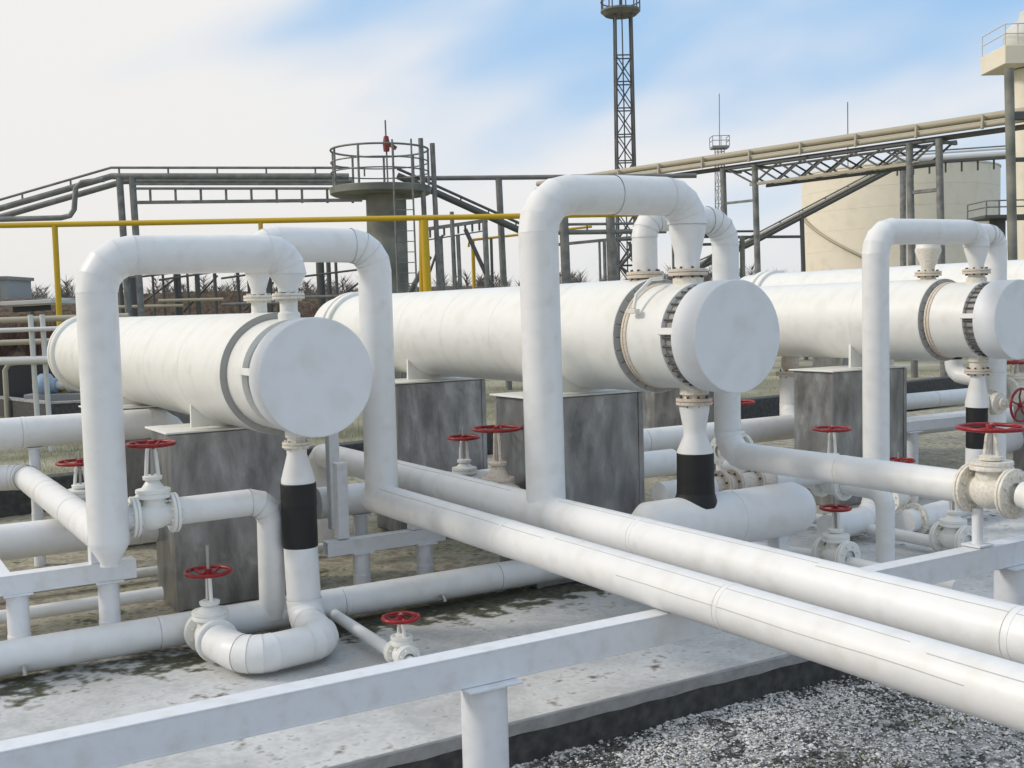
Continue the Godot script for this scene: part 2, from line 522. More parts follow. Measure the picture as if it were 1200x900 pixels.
# ------------------------------------------------------------------ exchangers
# c = centre of the front cover; gap = body end; bolted = bare bolted flanges; len_ = length to the rear flange
func exchanger(label: String, c: Vector3, body_end: float, len_: float, bolted: bool, noz: Array) -> Node3D:
	var o := thing("heat_exchanger", label, "heat exchanger", Vector3(c.x - len_ * 0.5, c.y - 0.44, c.z), "white heat exchangers lying side by side")
	var X := Vector3.RIGHT
	var g0 := -0.2 if not bolted else -0.25
	var g1 := -0.38
	var q := MB.new()
	q.lathe(c, -X, [Vector2(-0.004, 0), Vector2(-0.004, 0.392), Vector2(0, 0.40), Vector2(0.02, 0.402), Vector2(0.022, 0.40), Vector2(-g0, 0.40), Vector2(-g0, 0.352)], 72)
	part("channel_cover", q, M.cover_white if not bolted else M.cover_white, o)
	q = MB.new()
	q.lathe(c + X * g0, -X, [Vector2(0, 0.353), Vector2(g0 - g1, 0.353)], 72)
	part("groove", q, M.band_grey, o)
	q = MB.new()
	var ce := -body_end - (0.10 if bolted else 0.0)
	q.lathe(c + X * g1, -X, [Vector2(0, 0.352), Vector2(0, 0.392), Vector2(ce + g1, 0.392), Vector2(ce + g1, 0.36)], 72)
	part("channel", q, M.shell_white, o)
	if bolted:
		q = MB.new()
		q.lathe(c - X * ce, -X, [Vector2(0, 0.36), Vector2(0, 0.398), Vector2(0.006, 0.402), Vector2(0.026, 0.402), Vector2(0.028, 0.385), Vector2(0.034, 0.385), Vector2(0.036, 0.402), Vector2(0.058, 0.402), Vector2(0.06, 0.35)], 72)
		part("girth_flange", q, M.flange_rust, o)
		q = MB.new()
		q.lathe(c - X * (ce + 0.05), -X, [Vector2(0, 0.352), Vector2(0.06, 0.352)], 64)
		part("girth_neck", q, M.band_grey, o)
		var w := MB.new()
		for k in 36:
			var a := TAU * k / 36
			var d := Vector3(0, sin(a), cos(a)) * 0.382
			w.rod(c - X * (ce - 0.03) + d, c - X * (ce + 0.088) + d, 0.010, 6)
		part("bolts", w, M.bolt_steel, o).set_meta("kind", "stuff")
		w = MB.new()
		for k in 36:
			var a := TAU * k / 36
			var d := Vector3(0, sin(a), cos(a)) * 0.372
			w.rod(c + X * (g0 - 0.01) + d, c + X * (g1 + 0.005) + d, 0.009, 6)
		part("bolts", w, M.bolt_steel, o).set_meta("kind", "stuff")
		# folded cladding on the shell end, with radial creases
		var n := 26
		for k in n:
			var a0 := TAU * (k + 0.03) / n
			var a1 := TAU * (k + 0.97) / n
			var s := MB.new()
			for t in 3:
				var b0 := lerpf(a0, a1, t / 3.0)
				var b1 := lerpf(a0, a1, (t + 1) / 3.0)
				var d0 := Vector3(0, sin(b0), cos(b0))
				var d1 := Vector3(0, sin(b1), cos(b1))
				var dx := X * 0.006 * (k % 3)
				var A := c + X * body_end + d0 * 0.437
				var B := c + X * (body_end + 0.035) + dx + d0 * 0.352
				var C := c + X * (body_end + 0.035) + dx + d1 * 0.352
				var D := c + X * body_end + d1 * 0.437
				s.flat(A, B, C, X); s.flat(A, C, D, X)
			part("cladding_gusset", s, M.band_grey, o)
	else:
		q = MB.new()
		q.lathe(c + X * body_end, X, [Vector2(0, 0.439), Vector2(0.010, 0.41), Vector2(0.010, 0.385)], 72)
		part("end_ring", q, M.band_grey, o)
	# shell in lapped cladding sheets
	var L := len_ + body_end
	var k2 := 6
	for i in k2:
		var s0 := L * i / k2
		var s1 := L * (i + 1) / k2
		var s := MB.new()
		var prof := []
		if i == 0: prof = [Vector2(0, 0.38), Vector2(0, 0.436), Vector2(0.005, 0.44), Vector2(s1 - s0, 0.44)]
		else: prof = [Vector2(0, 0.44), Vector2(0.0008, 0.4415), Vector2(0.05, 0.4415), Vector2(0.053, 0.44), Vector2(s1 - s0, 0.44)]
		s.lathe(c + X * (body_end - s0), -X, prof, 80)
		part("shell_sheet", s, M.shell_white, o)
	# rear flange pair and dished rear head
	q = MB.new()
	q.lathe(c - X * len_, -X, [Vector2(0, 0.42), Vector2(0, 0.475), Vector2(0.01, 0.485), Vector2(0.10, 0.485), Vector2(0.105, 0.45), Vector2(0.16, 0.45), Vector2(0.165, 0.485), Vector2(0.26, 0.485), Vector2(0.265, 0.42)], 64)
	part("rear_flange", q, M.shell_white, o)
	q = MB.new()
	q.lathe(c - X * (len_ + 0.26), -X, [Vector2(0, 0.43), Vector2(0.35, 0.43), Vector2(0.44, 0.40), Vector2(0.51, 0.32), Vector2(0.56, 0.18), Vector2(0.575, 0)], 48, true)
	part("rear_head", q, M.shell_white, o)
	# small clip bridging the front groove
	q = MB.new()
	for zz in [1.0]:
		var a := 0.12
		var d := Vector3(0, sin(a), cos(a))
		q.box(c + X * (g0 + g1) * 0.5 + d * 0.395, Vector3(g0 - g1 + 0.05, 0.05, 0.012), Basis(X, Vector3(0, cos(a), -sin(a)), d), 0.003)
	part("clip", q, M.shell_white, o)
	# nozzles: [x offset, up(+1)/down(-1), radius, flange radius, flange y distance from axis]
	for e in noz:
		var dir: Vector3 = Vector3.UP * e[1]
		var base: Vector3 = c + X * e[0]
		var nq := MB.new()
		nq.lathe(base + dir * 0.37, dir, [Vector2(0, e[2] * 1.25), Vector2(0.06, e[2] * 1.25), Vector2(0.075, e[2]), Vector2(e[4] - 0.37, e[2])], 28)
		var np := part("nozzle", nq, M.valve_cream if bolted else M.shell_white, o)
		flange(np, base + dir * e[4], dir, e[3], e[2] * 0.8, M.flange_rust if bolted else M.valve_cream, 8, 0.022 if bolted else 0.018)
	return o

func saddle(o: Node, x: float, c: Vector3, pier_top: float) -> void:
	var q := MB.new()
	var poly := PackedVector2Array()
	var h := c.y - pier_top
	poly.append(Vector2(-0.36, -h + 0.016)); poly.append(Vector2(0.36, -h + 0.016))
	for k in 13:
		var a := -PI / 2 + (1.0 - k / 6.0) * 0.95
		poly.append(Vector2(cos(a), sin(a)) * 0.437)
	for s in [0.0]:
		q.prism(Vector3(x - s - 0.03, c.y, c.z), Vector3(0, 0, -1), Vector3.UP, Vector3.RIGHT, poly, 0.03)
	q.box(Vector3(x - 0.11, c.y - (h + 0.44) * 0.5 + 0.01, c.z), Vector3(0.17, h - 0.46, 0.03))
	part("saddle", q, M.shell_white, o)

func pier(label: String, x: float, z0: float, z1: float, top: float, depth: float) -> void:
	var c := Vector3(x - depth * 0.5, SLAB, (z0 + z1) * 0.5)
	var o := thing("clad_pier", label, "pier", c, "metal clad piers under the exchangers")
	var w := absf(z1 - z0)
	var q := MB.new()
	q.box(Vector3(c.x, (SLAB + top) * 0.5 - 0.008, c.z), Vector3(depth, top - SLAB - 0.016, w), Basis(), 0.012)
	part("cladding", q, M.clad_metal, o)
	q = MB.new()
	q.box(Vector3(c.x, top - 0.008, c.z), Vector3(depth + 0.07, 0.015, w + 0.08), Basis(), 0.003)
	part("top_plate", q, M.shell_white, o)
	for e in [[0.0, z0], [0.0, z1]]:
		q = MB.new()
		var zz: float = e[1]
		var sg := 1.0 if zz > c.z else -1.0
		q.box(Vector3(x + 0.004, (SLAB + top) * 0.5 - 0.01, zz - sg * 0.025), Vector3(0.006, top - SLAB - 0.03, 0.05), Basis(), 0.001)
		part("corner_strip", q, M.clad_metal, o)

# ------------------------------------------------------------------ sky
func sky_image() -> Image:
	var W := 1024
	var H := 512
	var streak := FastNoiseLite.new()
	streak.seed = 7
	streak.noise_type = FastNoiseLite.TYPE_SIMPLEX_SMOOTH
	streak.fractal_octaves = 5
	streak.frequency = 1.0
	var veil := FastNoiseLite.new()
	veil.seed = 12
	veil.noise_type = FastNoiseLite.TYPE_SIMPLEX_SMOOTH
	veil.fractal_octaves = 3
	veil.frequency = 1.0
	var t := (rh * 0.90 + Vector3.UP * 0.30 + fh * 0.25).normalized()
	var u := Vector3.UP.cross(t).normalized()
	var w := t.cross(u)
	var data := PackedFloat32Array()
	data.resize(W * H * 3)
	var sunside := Vector3(-0.49, 0, 0.87)
	for j in H:
		var th := PI * (j + 0.5) / H
		var y := cos(th)
		var sy := sin(th)
		for i in W:
			var ph := TAU * (i + 0.5) / W
			var d := Vector3(sin(ph) * sy, y, -cos(ph) * sy)
			var e := maxf(d.y, 0.0)
			# clear air: pale at the horizon, blue overhead
			var k := 1.0 - exp(-e * 5.5)
			var clear := Color(0.46, 0.57, 0.68).lerp(Color(0.19, 0.38, 0.63), k)
			# thin high cloud
			var p := Vector3(d.dot(t) * 2.2, d.dot(w) * 9.0, d.dot(u) * 4.0)
			var n := streak.get_noise_3dv(p) * 0.85 + veil.get_noise_3dv(d * 1.7 + Vector3(3, 1, 2)) * 0.5
			var toward := d.dot(sunside) * 0.5 + 0.5
			var cover := clampf(0.46 + n * 0.72 + smoothstep(0.36, 0.74, toward) * 0.70 - 0.22 * exp(-pow((e - 0.26) / 0.12, 2.0)) + 0.50 * exp(-e * 8.0), 0.0, 1.0)
			cover = smoothstep(0.05, 1.0, cover)
			var cloud := Color(0.635, 0.645, 0.67).lerp(Color(0.66, 0.65, 0.64), smoothstep(0.35, 0.7, toward))
			cloud = cloud.lerp(Color(0.63, 0.615, 0.57), exp(-e * 12.0) * 0.7)
			var c := clear.lerp(cloud, cover)
			if d.y < 0.0: c = c.lerp(Color(0.42, 0.41, 0.38), clampf(-d.y * 12.0, 0.0, 1.0))
			var o := (j * W + i) * 3
			data[o] = c.r; data[o + 1] = c.g; data[o + 2] = c.b
	return Image.create_from_data(W, H, false, Image.FORMAT_RGBF, data.to_byte_array())

# ------------------------------------------------------------------ ground and slab
const SX0 := -15.4
const SX1 := -5.27
const SZ0 := 6.0
const SZ1 := -24.0

func slab_texture() -> ImageTexture:
	var W := 1024       # along x
	var H := 2048       # along z
	var a := FastNoiseLite.new(); a.seed = 51; a.frequency = 0.9; a.fractal_octaves = 5
	var b := FastNoiseLite.new(); b.seed = 52; b.frequency = 4.5; b.fractal_octaves = 4
	var c := FastNoiseLite.new(); c.seed = 53; c.frequency = 14.0; c.fractal_octaves = 3
	for f in [a, b, c]: f.noise_type = FastNoiseLite.TYPE_SIMPLEX_SMOOTH
	var out := PackedByteArray()
	out.resize(W * H * 3)
	var clean0 := Color(0.70, 0.70, 0.69)
	var clean1 := Color(0.82, 0.82, 0.815)
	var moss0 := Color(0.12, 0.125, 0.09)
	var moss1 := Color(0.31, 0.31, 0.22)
	var soil0 := Color(0.50, 0.465, 0.40)
	var soil1 := Color(0.77, 0.76, 0.70)
	var dryg := Color(0.50, 0.50, 0.39)
	for j in H:
		var z := SZ0 + (SZ1 - SZ0) * (j + 0.5) / H
		for i in W:
			var x := SX0 + (SX1 - SX0) * (i + 0.5) / W
			var na := a.get_noise_2d(x, z)
			var nb := b.get_noise_2d(x, z)
			var nc := c.get_noise_2d(x, z)
			var col := clean0.lerp(clean1, clampf(0.5 + na * 0.9 + nb * 0.5 + nc * 0.45, 0, 1))
			# washed-in soil and dead grass behind the low pipe
			var back := clampf((-7.62 - x + na * 0.5 + nb * 0.22 + nc * 0.1) * 3.2, 0.0, 1.0)
			if z < -6.5: back *= clampf((-8.3 - x + nb * 0.4) * 2.0, 0.0, 1.0)
			if back > 0.0:
				var s := soil0.lerp(soil1, clampf(0.55 + na * 0.5 + nb * 0.7 + nc * 0.5, 0, 1))
				s = s.lerp(dryg, clampf(na * 1.2 + nc * 0.6, 0, 0.7))
				col = col.lerp(s, back)
			# moss creeping out along the low pipe and in patches
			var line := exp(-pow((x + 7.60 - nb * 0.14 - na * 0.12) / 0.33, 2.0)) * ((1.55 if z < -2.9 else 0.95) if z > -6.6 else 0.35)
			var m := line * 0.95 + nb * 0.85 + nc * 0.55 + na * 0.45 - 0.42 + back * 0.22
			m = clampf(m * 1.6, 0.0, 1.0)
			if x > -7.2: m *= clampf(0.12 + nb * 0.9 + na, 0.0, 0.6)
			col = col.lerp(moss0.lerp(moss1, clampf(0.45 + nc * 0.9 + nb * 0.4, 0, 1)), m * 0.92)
			# a few rust-brown blotches and pits
			var r := clampf((na * 0.8 + nb * 0.9 - 0.78) * 4.0, 0.0, 1.0)
			col = col.lerp(Color(0.38, 0.29, 0.24), r * 0.7)
			if nc > 0.52: col = col.darkened(0.18)
			var o := (j * W + i) * 3
			out[o] = int(col.r * 255); out[o + 1] = int(col.g * 255); out[o + 2] = int(col.b * 255)
	return ImageTexture.create_from_image(Image.create_from_data(W, H, false, Image.FORMAT_RGB8, out))

func pebble_mesh(seed_: int) -> ArrayMesh:
	var r := RandomNumberGenerator.new(); r.seed = seed_
	var b := MB.new()
	var ring := []
	var top := []
	for k in 6:
		var a := TAU * k / 6 + r.randf_range(-0.3, 0.3)
		var s := r.randf_range(0.75, 1.1)
		ring.append(Vector3(cos(a) * s, r.randf_range(-0.1, 0.15), sin(a) * s))
		top.append(Vector3(cos(a) * s * 0.55, r.randf_range(0.45, 0.65), sin(a) * s * 0.55))
	for k in 6:
		var j := (k + 1) % 6
		var out: Vector3 = ring[k] + ring[j]
		b.flat(ring[k], top[k], top[j], out); b.flat(ring[k], top[j], ring[j], out)
		b.flat(top[k], top[j], Vector3(0, 0.66, 0), Vector3.UP)
		b.flat(ring[k] , ring[j], Vector3(0, -0.5, 0), out * 0.5 + Vector3.DOWN)
	return b.mesh()

func build_ground() -> void:
	var q := MB.new()
	var S := 900.0
	var c := fh * 300.0
	q.quad(c + Vector3(-S, GROUND, -S), c + Vector3(S, GROUND, -S), c + Vector3(S, GROUND, S), c + Vector3(-S, GROUND, S), Vector3.UP)
	setting("ground", q, M.ground_earth)
	# gravel bed in front of the slab
	q = MB.new()
	var nx := 60
	var nz := 110
	var hn := FastNoiseLite.new(); hn.seed = 61; hn.frequency = 1.1; hn.fractal_octaves = 4
	var hv := func(x: float, z: float) -> float: return GROUND + 0.012 + 0.03 * hn.get_noise_2d(x, z) + 0.02
	for i in nx:
		for j in nz:
			var x0 := -5.3 + i * 0.12; var x1 := x0 + 0.12
			var z0 := 1.5 - j * 0.12; var z1 := z0 - 0.12
			var A := Vector3(x0, hv.call(x0, z0), z0); var B := Vector3(x1, hv.call(x1, z0), z0)
			var C := Vector3(x1, hv.call(x1, z1), z1); var D := Vector3(x0, hv.call(x0, z1), z1)
			q.flat(A, B, C, Vector3.UP); q.flat(A, C, D, Vector3.UP)
	setting("gravel_bed", q, M.soil_dark)
	var r := RandomNumberGenerator.new(); r.seed = 77
	var bare := FastNoiseLite.new(); bare.seed = 64; bare.frequency = 1.6; bare.fractal_octaves = 4
	for v in 3:
		var mm := MultiMesh.new()
		mm.transform_format = MultiMesh.TRANSFORM_3D
		mm.use_colors = true
		mm.mesh = pebble_mesh(100 + v)
		var tr := []
		var cs := []
		for k in 52000:
			var x := -5.28 + pow(r.randf(), 1.5) * 6.2
			var z := r.randf_range(-10.5, 1.2)
			var bn := bare.get_noise_2d(x, z)
			var dirt_p := clampf((bn - 0.14) * 5.0, 0.0, 0.8)
			var dark := r.randf() < dirt_p
			var s := r.randf_range(0.005, 0.011) * (1.0 if r.randf() < 0.93 else 1.8)
			var bs := Basis(Vector3(r.randf_range(-1, 1), r.randf_range(-1, 1), r.randf_range(-1, 1)).normalized(), r.randf() * 1.2) * Basis(Vector3.UP, r.randf() * TAU)
			bs = bs.scaled(Vector3(s, s * r.randf_range(0.6, 0.9), s * r.randf_range(0.8, 1.2)))
			tr.append(Transform3D(bs, Vector3(x, hv.call(x, z) + s * 0.25, z)))
			var gv := r.randf_range(0.55, 0.95)
			if r.randf() < 0.14 or dark: gv = r.randf_range(0.035, 0.13)
			cs.append(Color(gv, gv * r.randf_range(0.97, 1.0), gv * r.randf_range(0.92, 1.0)))
		mm.instance_count = tr.size()
		for k in tr.size():
			mm.set_instance_transform(k, tr[k]); mm.set_instance_color(k, cs[k])
		var mi := MultiMeshInstance3D.new()
		mi.name = ["gravel", "crushed_stone", "grit"][v]
		mi.multimesh = mm
		mi.material_override = M.stone_grey
		add_child(mi)
		mi.set_meta("kind", "stuff")
		mi.set_meta("label", ["pale grey gravel spread in front of the concrete slab", "crushed grey stone mixed into the gravel before the slab", "coarse light grit scattered over dark soil before the slab"][v])
		mi.set_meta("category", "gravel")
	# sparse moss and weeds in the gravel
	var wb := MB.new()
	for spot in [[-4.15, -4.55, 0.20, 500], [-4.32, -4.2, 0.14, 300], [-4.35, -5.6, 0.10, 160], [-4.7, -3.4, 0.12, 160], [-3.6, -4.0, 0.14, 200]]:
		for k in spot[3]:
			var a := r.randf() * TAU
			var rr: float = sqrt(r.randf()) * spot[2] * 1.3
			var x: float = spot[0] + cos(a) * rr
			var z: float = spot[1] + sin(a) * rr * 1.6
			var p := Vector3(x, hv.call(x, z), z)
			var d := Vector3(r.randf_range(-1, 1), r.randf_range(0.3, 1.2), r.randf_range(-1, 1)).normalized() * r.randf_range(0.012, 0.035)
			var sd := Vector3(d.z, 0, -d.x).normalized() * 0.004
			wb.flat(p - sd, p + sd, p + d, Vector3.UP)
	var wo := single("moss", wb, M.leaf_green, "low olive moss tufts growing through the gravel", "moss")
	wo.set_meta("kind", "stuff")
	for e in [[-3.75, -4.85, 0.052], [-3.95, -4.78, 0.04], [-3.62, -5.42, 0.055], [-4.75, -3.75, 0.03], [-3.3, -4.6, 0.035]]:
		var sb := MB.new()
		var pm := pebble_mesh(int(e[2] * 3000))
		var arr := pm.surface_get_arrays(0)
		var st := Node3D.new()
		st.free()
		var vs: PackedVector3Array = arr[Mesh.ARRAY_VERTEX]
		var ns: PackedVector3Array = arr[Mesh.ARRAY_NORMAL]
		for i in vs.size():
			sb.v.append(vs[i] * Vector3(e[2] * 1.3, e[2] * 0.8, e[2])); sb.n.append(ns[i])
		var o := single("stone", sb, M.concrete, ["pale angular stone lying below the front white pipe", "smaller grey stone beside the pale angular one", "light flat stone nearest the right edge of the gravel", "small stone lying close to the dark slab side", "grey stone at the bottom edge of the gravel"][[0.052, 0.04, 0.055, 0.03, 0.035].find(e[2])], "stone", Vector3.ZERO, "loose stones in the gravel")
		o.position = Vector3(e[0], hv.call(e[0], e[1]) + 0.008, e[1])

func build_slab() -> void:
	# top slab with a planar texture
	var top := SLAB
	var v := PackedVector3Array([Vector3(SX0, top, SZ0), Vector3(SX1 - 0.012, top, SZ0), Vector3(SX1 - 0.012, top, SZ1), Vector3(SX0, top, SZ0), Vector3(SX1 - 0.012, top, SZ1), Vector3(SX0, top, SZ1)])
	var uv := PackedVector2Array()
	var nn := PackedVector3Array()
	for p in v:
		uv.append(Vector2((p.x - SX0) / (SX1 - SX0), (p.z - SZ0) / (SZ1 - SZ0)))
		nn.append(Vector3.UP)
	# clockwise seen from above
	for i in [0, 3]:
		if (v[i + 1] - v[i]).cross(v[i + 2] - v[i]).y > 0.0:
			var tv := v[i + 1]; v[i + 1] = v[i + 2]; v[i + 2] = tv
			var tu := uv[i + 1]; uv[i + 1] = uv[i + 2]; uv[i + 2] = tu
	var arr := []
	arr.resize(Mesh.ARRAY_MAX)
	arr[Mesh.ARRAY_VERTEX] = v
	arr[Mesh.ARRAY_NORMAL] = nn
	arr[Mesh.ARRAY_TEX_UV] = uv
	var am := ArrayMesh.new()
	am.add_surface_from_arrays(Mesh.PRIMITIVE_TRIANGLES, arr)
	var sm := StandardMaterial3D.new()
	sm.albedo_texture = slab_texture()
	sm.roughness = 0.93
	sm.normal_enabled = false
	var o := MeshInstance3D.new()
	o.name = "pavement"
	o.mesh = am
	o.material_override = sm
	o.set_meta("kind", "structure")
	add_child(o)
	# edge strip with worn arris, then the tarred footing below
	var q := MB.new()
	var hn := FastNoiseLite.new(); hn.seed = 71; hn.frequency = 3.0; hn.fractal_octaves = 4
	var n := 300
	for k in n:
		var z0 := SZ0 + (SZ1 - SZ0) * k / n
		var z1 := SZ0 + (SZ1 - SZ0) * (k + 1) / n
		var pr := []
		for z in [z0, z1]:
			var w := 0.006 + 0.008 * absf(hn.get_noise_1d(z))
			var low := 0.078 + 0.012 * hn.get_noise_1d(z + 50.0)
			pr.append([Vector3(SX1 - 0.014, top + 0.001, z), Vector3(SX1 - w, top - 0.001, z), Vector3(SX1, top - w * 1.2, z), Vector3(SX1, top - low, z), Vector3(SX1 - 0.03, top - low, z)])
		for i in 4:
			q.flat(pr[0][i], pr[0][i + 1], pr[1][i + 1], Vector3(1, 1, 0)); q.flat(pr[0][i], pr[1][i + 1], pr[1][i], Vector3(1, 1, 0))
	setting("slab_edge", q, M.edge_concrete)
	q = MB.new()
	q.box(Vector3((SX0 + SX1 - 0.012) * 0.5, (top - 0.01 + GROUND - 0.2) * 0.5, (SZ0 + SZ1) * 0.5), Vector3(SX1 - SX0 - 0.012, top - 0.01 - GROUND + 0.2, SZ0 - SZ1))
	setting("slab_footing", q, M.bitumen)
	# low kerb wall closing the yard behind
	q = MB.new()
	var A := Vector3(-14.2, 0, 0.5)
	var B := Vector3(-17.9, 0, -24.5)
	var t := (B - A).normalized()
	q.box((A + B) * 0.5 + Vector3(0, -2.22, 0), Vector3(0.3, 0.66, (B - A).length()), Basis(Vector3.UP.cross(t).normalized(), Vector3.UP, t), 0.015)
	setting("kerb_wall", q, M.bitumen)

# ------------------------------------------------------------------ the yard's pipework
func build_exchangers() -> void:
	var X := Vector3.RIGHT
	var c1 := Vector3(-7.065, -0.423, -2.77)
	var c2 := Vector3(-5.943, -0.233, -5.47)
	var c3 := Vector3(-7.0, -0.233, -10.2)
	var c4 := Vector3(-6.9, 0.02, -12.9)
	var e1 := exchanger("white heat exchanger nearest the left edge, with smooth clean bands behind its round cover", c1, -0.72, 7.4, false, [[-0.49, 1, 0.062, 0.112, 0.55], [-1.12, 1, 0.058, 0.112, 0.55], [-0.44, -1, 0.062, 0.10, 0.487]])
	var e2 := exchanger("white heat exchanger in the middle with bare bolted rings behind its cover", c2, -0.88, 6.45, true, [[-0.53, 1, 0.09, 0.145, 0.47], [-1.04, 1, 0.09, 0.145, 0.47], [-0.48, -1, 0.085, 0.135, 0.485]])
	var e3 := exchanger("white bolted heat exchanger whose round cover is cut by the right edge", c3, -0.88, 6.45, true, [[-0.5, 1, 0.08, 0.14, 0.50], [-1.1, 1, 0.08, 0.14, 0.50], [-0.48, -1, 0.085, 0.135, 0.534]])
	var e4 := exchanger("farthest white heat exchanger, only its back and top showing behind the others", c4, -0.88, 6.2, true, [[-0.5, 1, 0.08, 0.14, 0.50], [-1.1, 1, 0.08, 0.14, 0.50]])
	saddle(e1, -8.86, c1, -0.885); saddle(e1, -11.75, c1, -0.885)
	saddle(e2, -7.76, c2, -0.72); saddle(e2, -10.5, c2, -0.72)
	saddle(e3, -8.86, c3, -0.77); saddle(e3, -12.0, c3, -0.77)
	saddle(e4, -11.4, c4, -0.52); saddle(e4, -8.1, c4, -0.52)
	pier("mottled metal pier under the front of the leftmost exchanger, beside the near black wrapped pipe", -8.78, -2.22, -3.32, -0.885, 0.60)
	pier("shaded metal pier under the rear of the leftmost exchanger, behind its tall loop pipe", -11.62, -2.22, -3.32, -0.885, 0.60)
	pier("dark metal pier under the front of the middle exchanger beside its tall loop", -7.7, -4.86, -5.98, -0.72, 0.60)
	pier("metal pier under the rear of the middle exchanger, behind two red handwheels", -10.4, -4.93, -5.97, -0.72, 0.60)
	pier("metal pier with a lit tan side under the front of the right exchanger", -8.76, -9.45, -10.65, -0.77, 0.60)
	pier("dark metal pier seen between the middle pier and the black wrapped header pipe", -11.9, -9.45, -10.65, -0.77, 0.60)
	pier("dark metal pier of the farthest exchanger hidden behind the tan-sided pier", -11.3, -12.4, -13.4, -0.52, 0.60)
	pier("metal pier under the farthest exchanger, nearest the right edge", -8.0, -12.4, -13.4, -0.52, 0.60)
	# strap bracket on the middle exchanger's channel
	var br := thing("vent_line", "thin white bent vent line strapped over the middle exchanger's channel", "pipe", Vector3(-6.55, 0.1, -5.2))
	var q := MB.new()
	q.tube([Vector3(-6.64, 0.20, -5.36), Vector3(-6.60, 0.19, -5.22), Vector3(-6.62, 0.08, -5.10), Vector3(-6.62, -0.02, -5.075)], 0.014, 8)
	part("tube", q, M.shell_white, br)
	q = MB.new()
	q.box(Vector3(-6.62, -0.04, -5.07), Vector3(0.10, 0.035, 0.05), Basis(), 0.004)
	part("foot", q, M.valve_cream, br)

	# --- loops of the leftmost exchanger
	var P: Material = M.pipe_white
	var L := thing("loop_pipe", "white insulated loop pipe rising at the far left and arching to the leftmost exchanger", "pipe", Vector3(-7.555, -1.5, -1.49), "white loop pipes over the exchangers")
	cone(L, "reducer", Vector3(-7.555, 0.155, -2.77), Vector3(-7.555, 0.30, -2.77), 0.07, 0.128, P)
	run(L, [Vector3(-7.555, 0.27, -2.77), Vector3(-7.555, 0.425, -2.77), Vector3(-7.555, 0.415, -2.1)], 0.128, P, 0.14, 4, false, false)
	run(L, [Vector3(-7.555, 0.415, -2.1), Vector3(-7.555, 0.405, -1.49), Vector3(-7.555, -1.43, -1.49)], 0.128, P, 0.24, 4, false, true)
	cone(L, "reducer", Vector3(-7.555, -1.43, -1.49), Vector3(-7.555, -1.60, -1.49), 0.128, 0.062, P)
	var Lb := thing("branch_pipe", "white pipe running back from the foot of the far left loop and turning left", "pipe", Vector3(-9.3, -1.5, -1.49))
	run(Lb, [Vector3(-7.66, -1.43, -1.49), Vector3(-11.2, -1.43, -1.49), Vector3(-11.3, -1.43, 1.6)], 0.115, P, 0.2, 4)
	var L2 := thing("loop_pipe", "white loop pipe arching right from the leftmost exchanger down into the front long pipe", "pipe", Vector3(-8.185, -1.6, -3.72), "white loop pipes over the exchangers")
	cone(L2, "reducer", Vector3(-8.185, 0.155, -2.77), Vector3(-8.185, 0.36, -2.77), 0.056, 0.10, P)
	run(L2, [Vector3(-8.185, 0.33, -2.77), Vector3(-8.185, 0.53, -2.77), Vector3(-8.185, 0.525, -3.3)], 0.132, P, 0.15, 4, false, false)
	run(L2, [Vector3(-8.185, 0.525, -3.3), Vector3(-8.185, 0.52, -3.72), Vector3(-8.185, -1.49, -3.72)], 0.132, P, 0.2, 4, false, true, 1.6)
	run(L2, [Vector3(-8.33, -1.49, -3.72), Vector3(2.2, -1.49, -3.72)], 0.121, P, 0.2, 4, true, true, 2.3)
	lap_seams(L2, [[-8.1, -5.7, 0.62], [-5.6, -3.0, 0.45], [-2.9, 0.6, 0.7], [-4.9, -2.7, 1.35]], -1.49, -3.72, 0.121)
	# --- loops of the middle exchanger
	var L3 := thing("loop_pipe", "largest white loop pipe, rising in the middle and arching right to the middle exchanger", "pipe", Vector3(-6.47, -1.5, -4.15), "white loop pipes over the exchangers")
	cone(L3, "reducer", Vector3(-6.473, 0.265, -5.47), Vector3(-6.473, 0.60, -5.47), 0.088, 0.135, P)
	run(L3, [Vector3(-6.473, 0.57, -5.47), Vector3(-6.473, 0.79, -5.47), Vector3(-6.473, 0.785, -4.8)], 0.14, P, 0.2, 4, false, false)
	run(L3, [Vector3(-6.473, 0.785, -4.8), Vector3(-6.473, 0.765, -4.16), Vector3(-6.473, -1.38, -4.175)], 0.136, P, 0.26, 4, false, true, 1.9)
	run(L3, [Vector3(-10.6, -2.28, -4.14), Vector3(-10.6, -1.4, -4.14), Vector3(2.2, -1.4, -4.14)], 0.123, P, 0.2, 4, true, true, 2.7)
	lap_seams(L3, [[-9.0, -6.8, 0.40], [-6.2, -3.9, 0.34], [-3.9, -1.0, 0.5]], -1.4, -4.14, 0.123)
	var L4 := thing("loop_pipe", "short white loop pipe behind the largest one, feeding the big red wheel valve", "pipe", Vector3(-6.98, -1.3, -6.3), "white loop pipes over the exchangers")
	run(L4, [Vector3(-6.983, 0.265, -5.47), Vector3(-6.983, 0.68, -5.47), Vector3(-6.983, 0.675, -5.9)], 0.098, P, 0.15, 4, true, false)
	run(L4, [Vector3(-6.983, 0.675, -5.9), Vector3(-6.983, 0.67, -6.3), Vector3(-6.983, -1.24, -6.3), Vector3(-4.72, -1.235, -6.3)], 0.108, P, 0.2, 4, false, true)
	# --- loops of the right exchanger
	var L5 := thing("loop_pipe", "white loop pipe on the right, tall upright before the tan-sided pier", "pipe", Vector3(-7.5, -2.2, -8.68), "white loop pipes over the exchangers")
	cone(L5, "reducer", Vector3(-7.5, 0.295, -10.2), Vector3(-7.5, 0.53, -10.2), 0.075, 0.122, P)
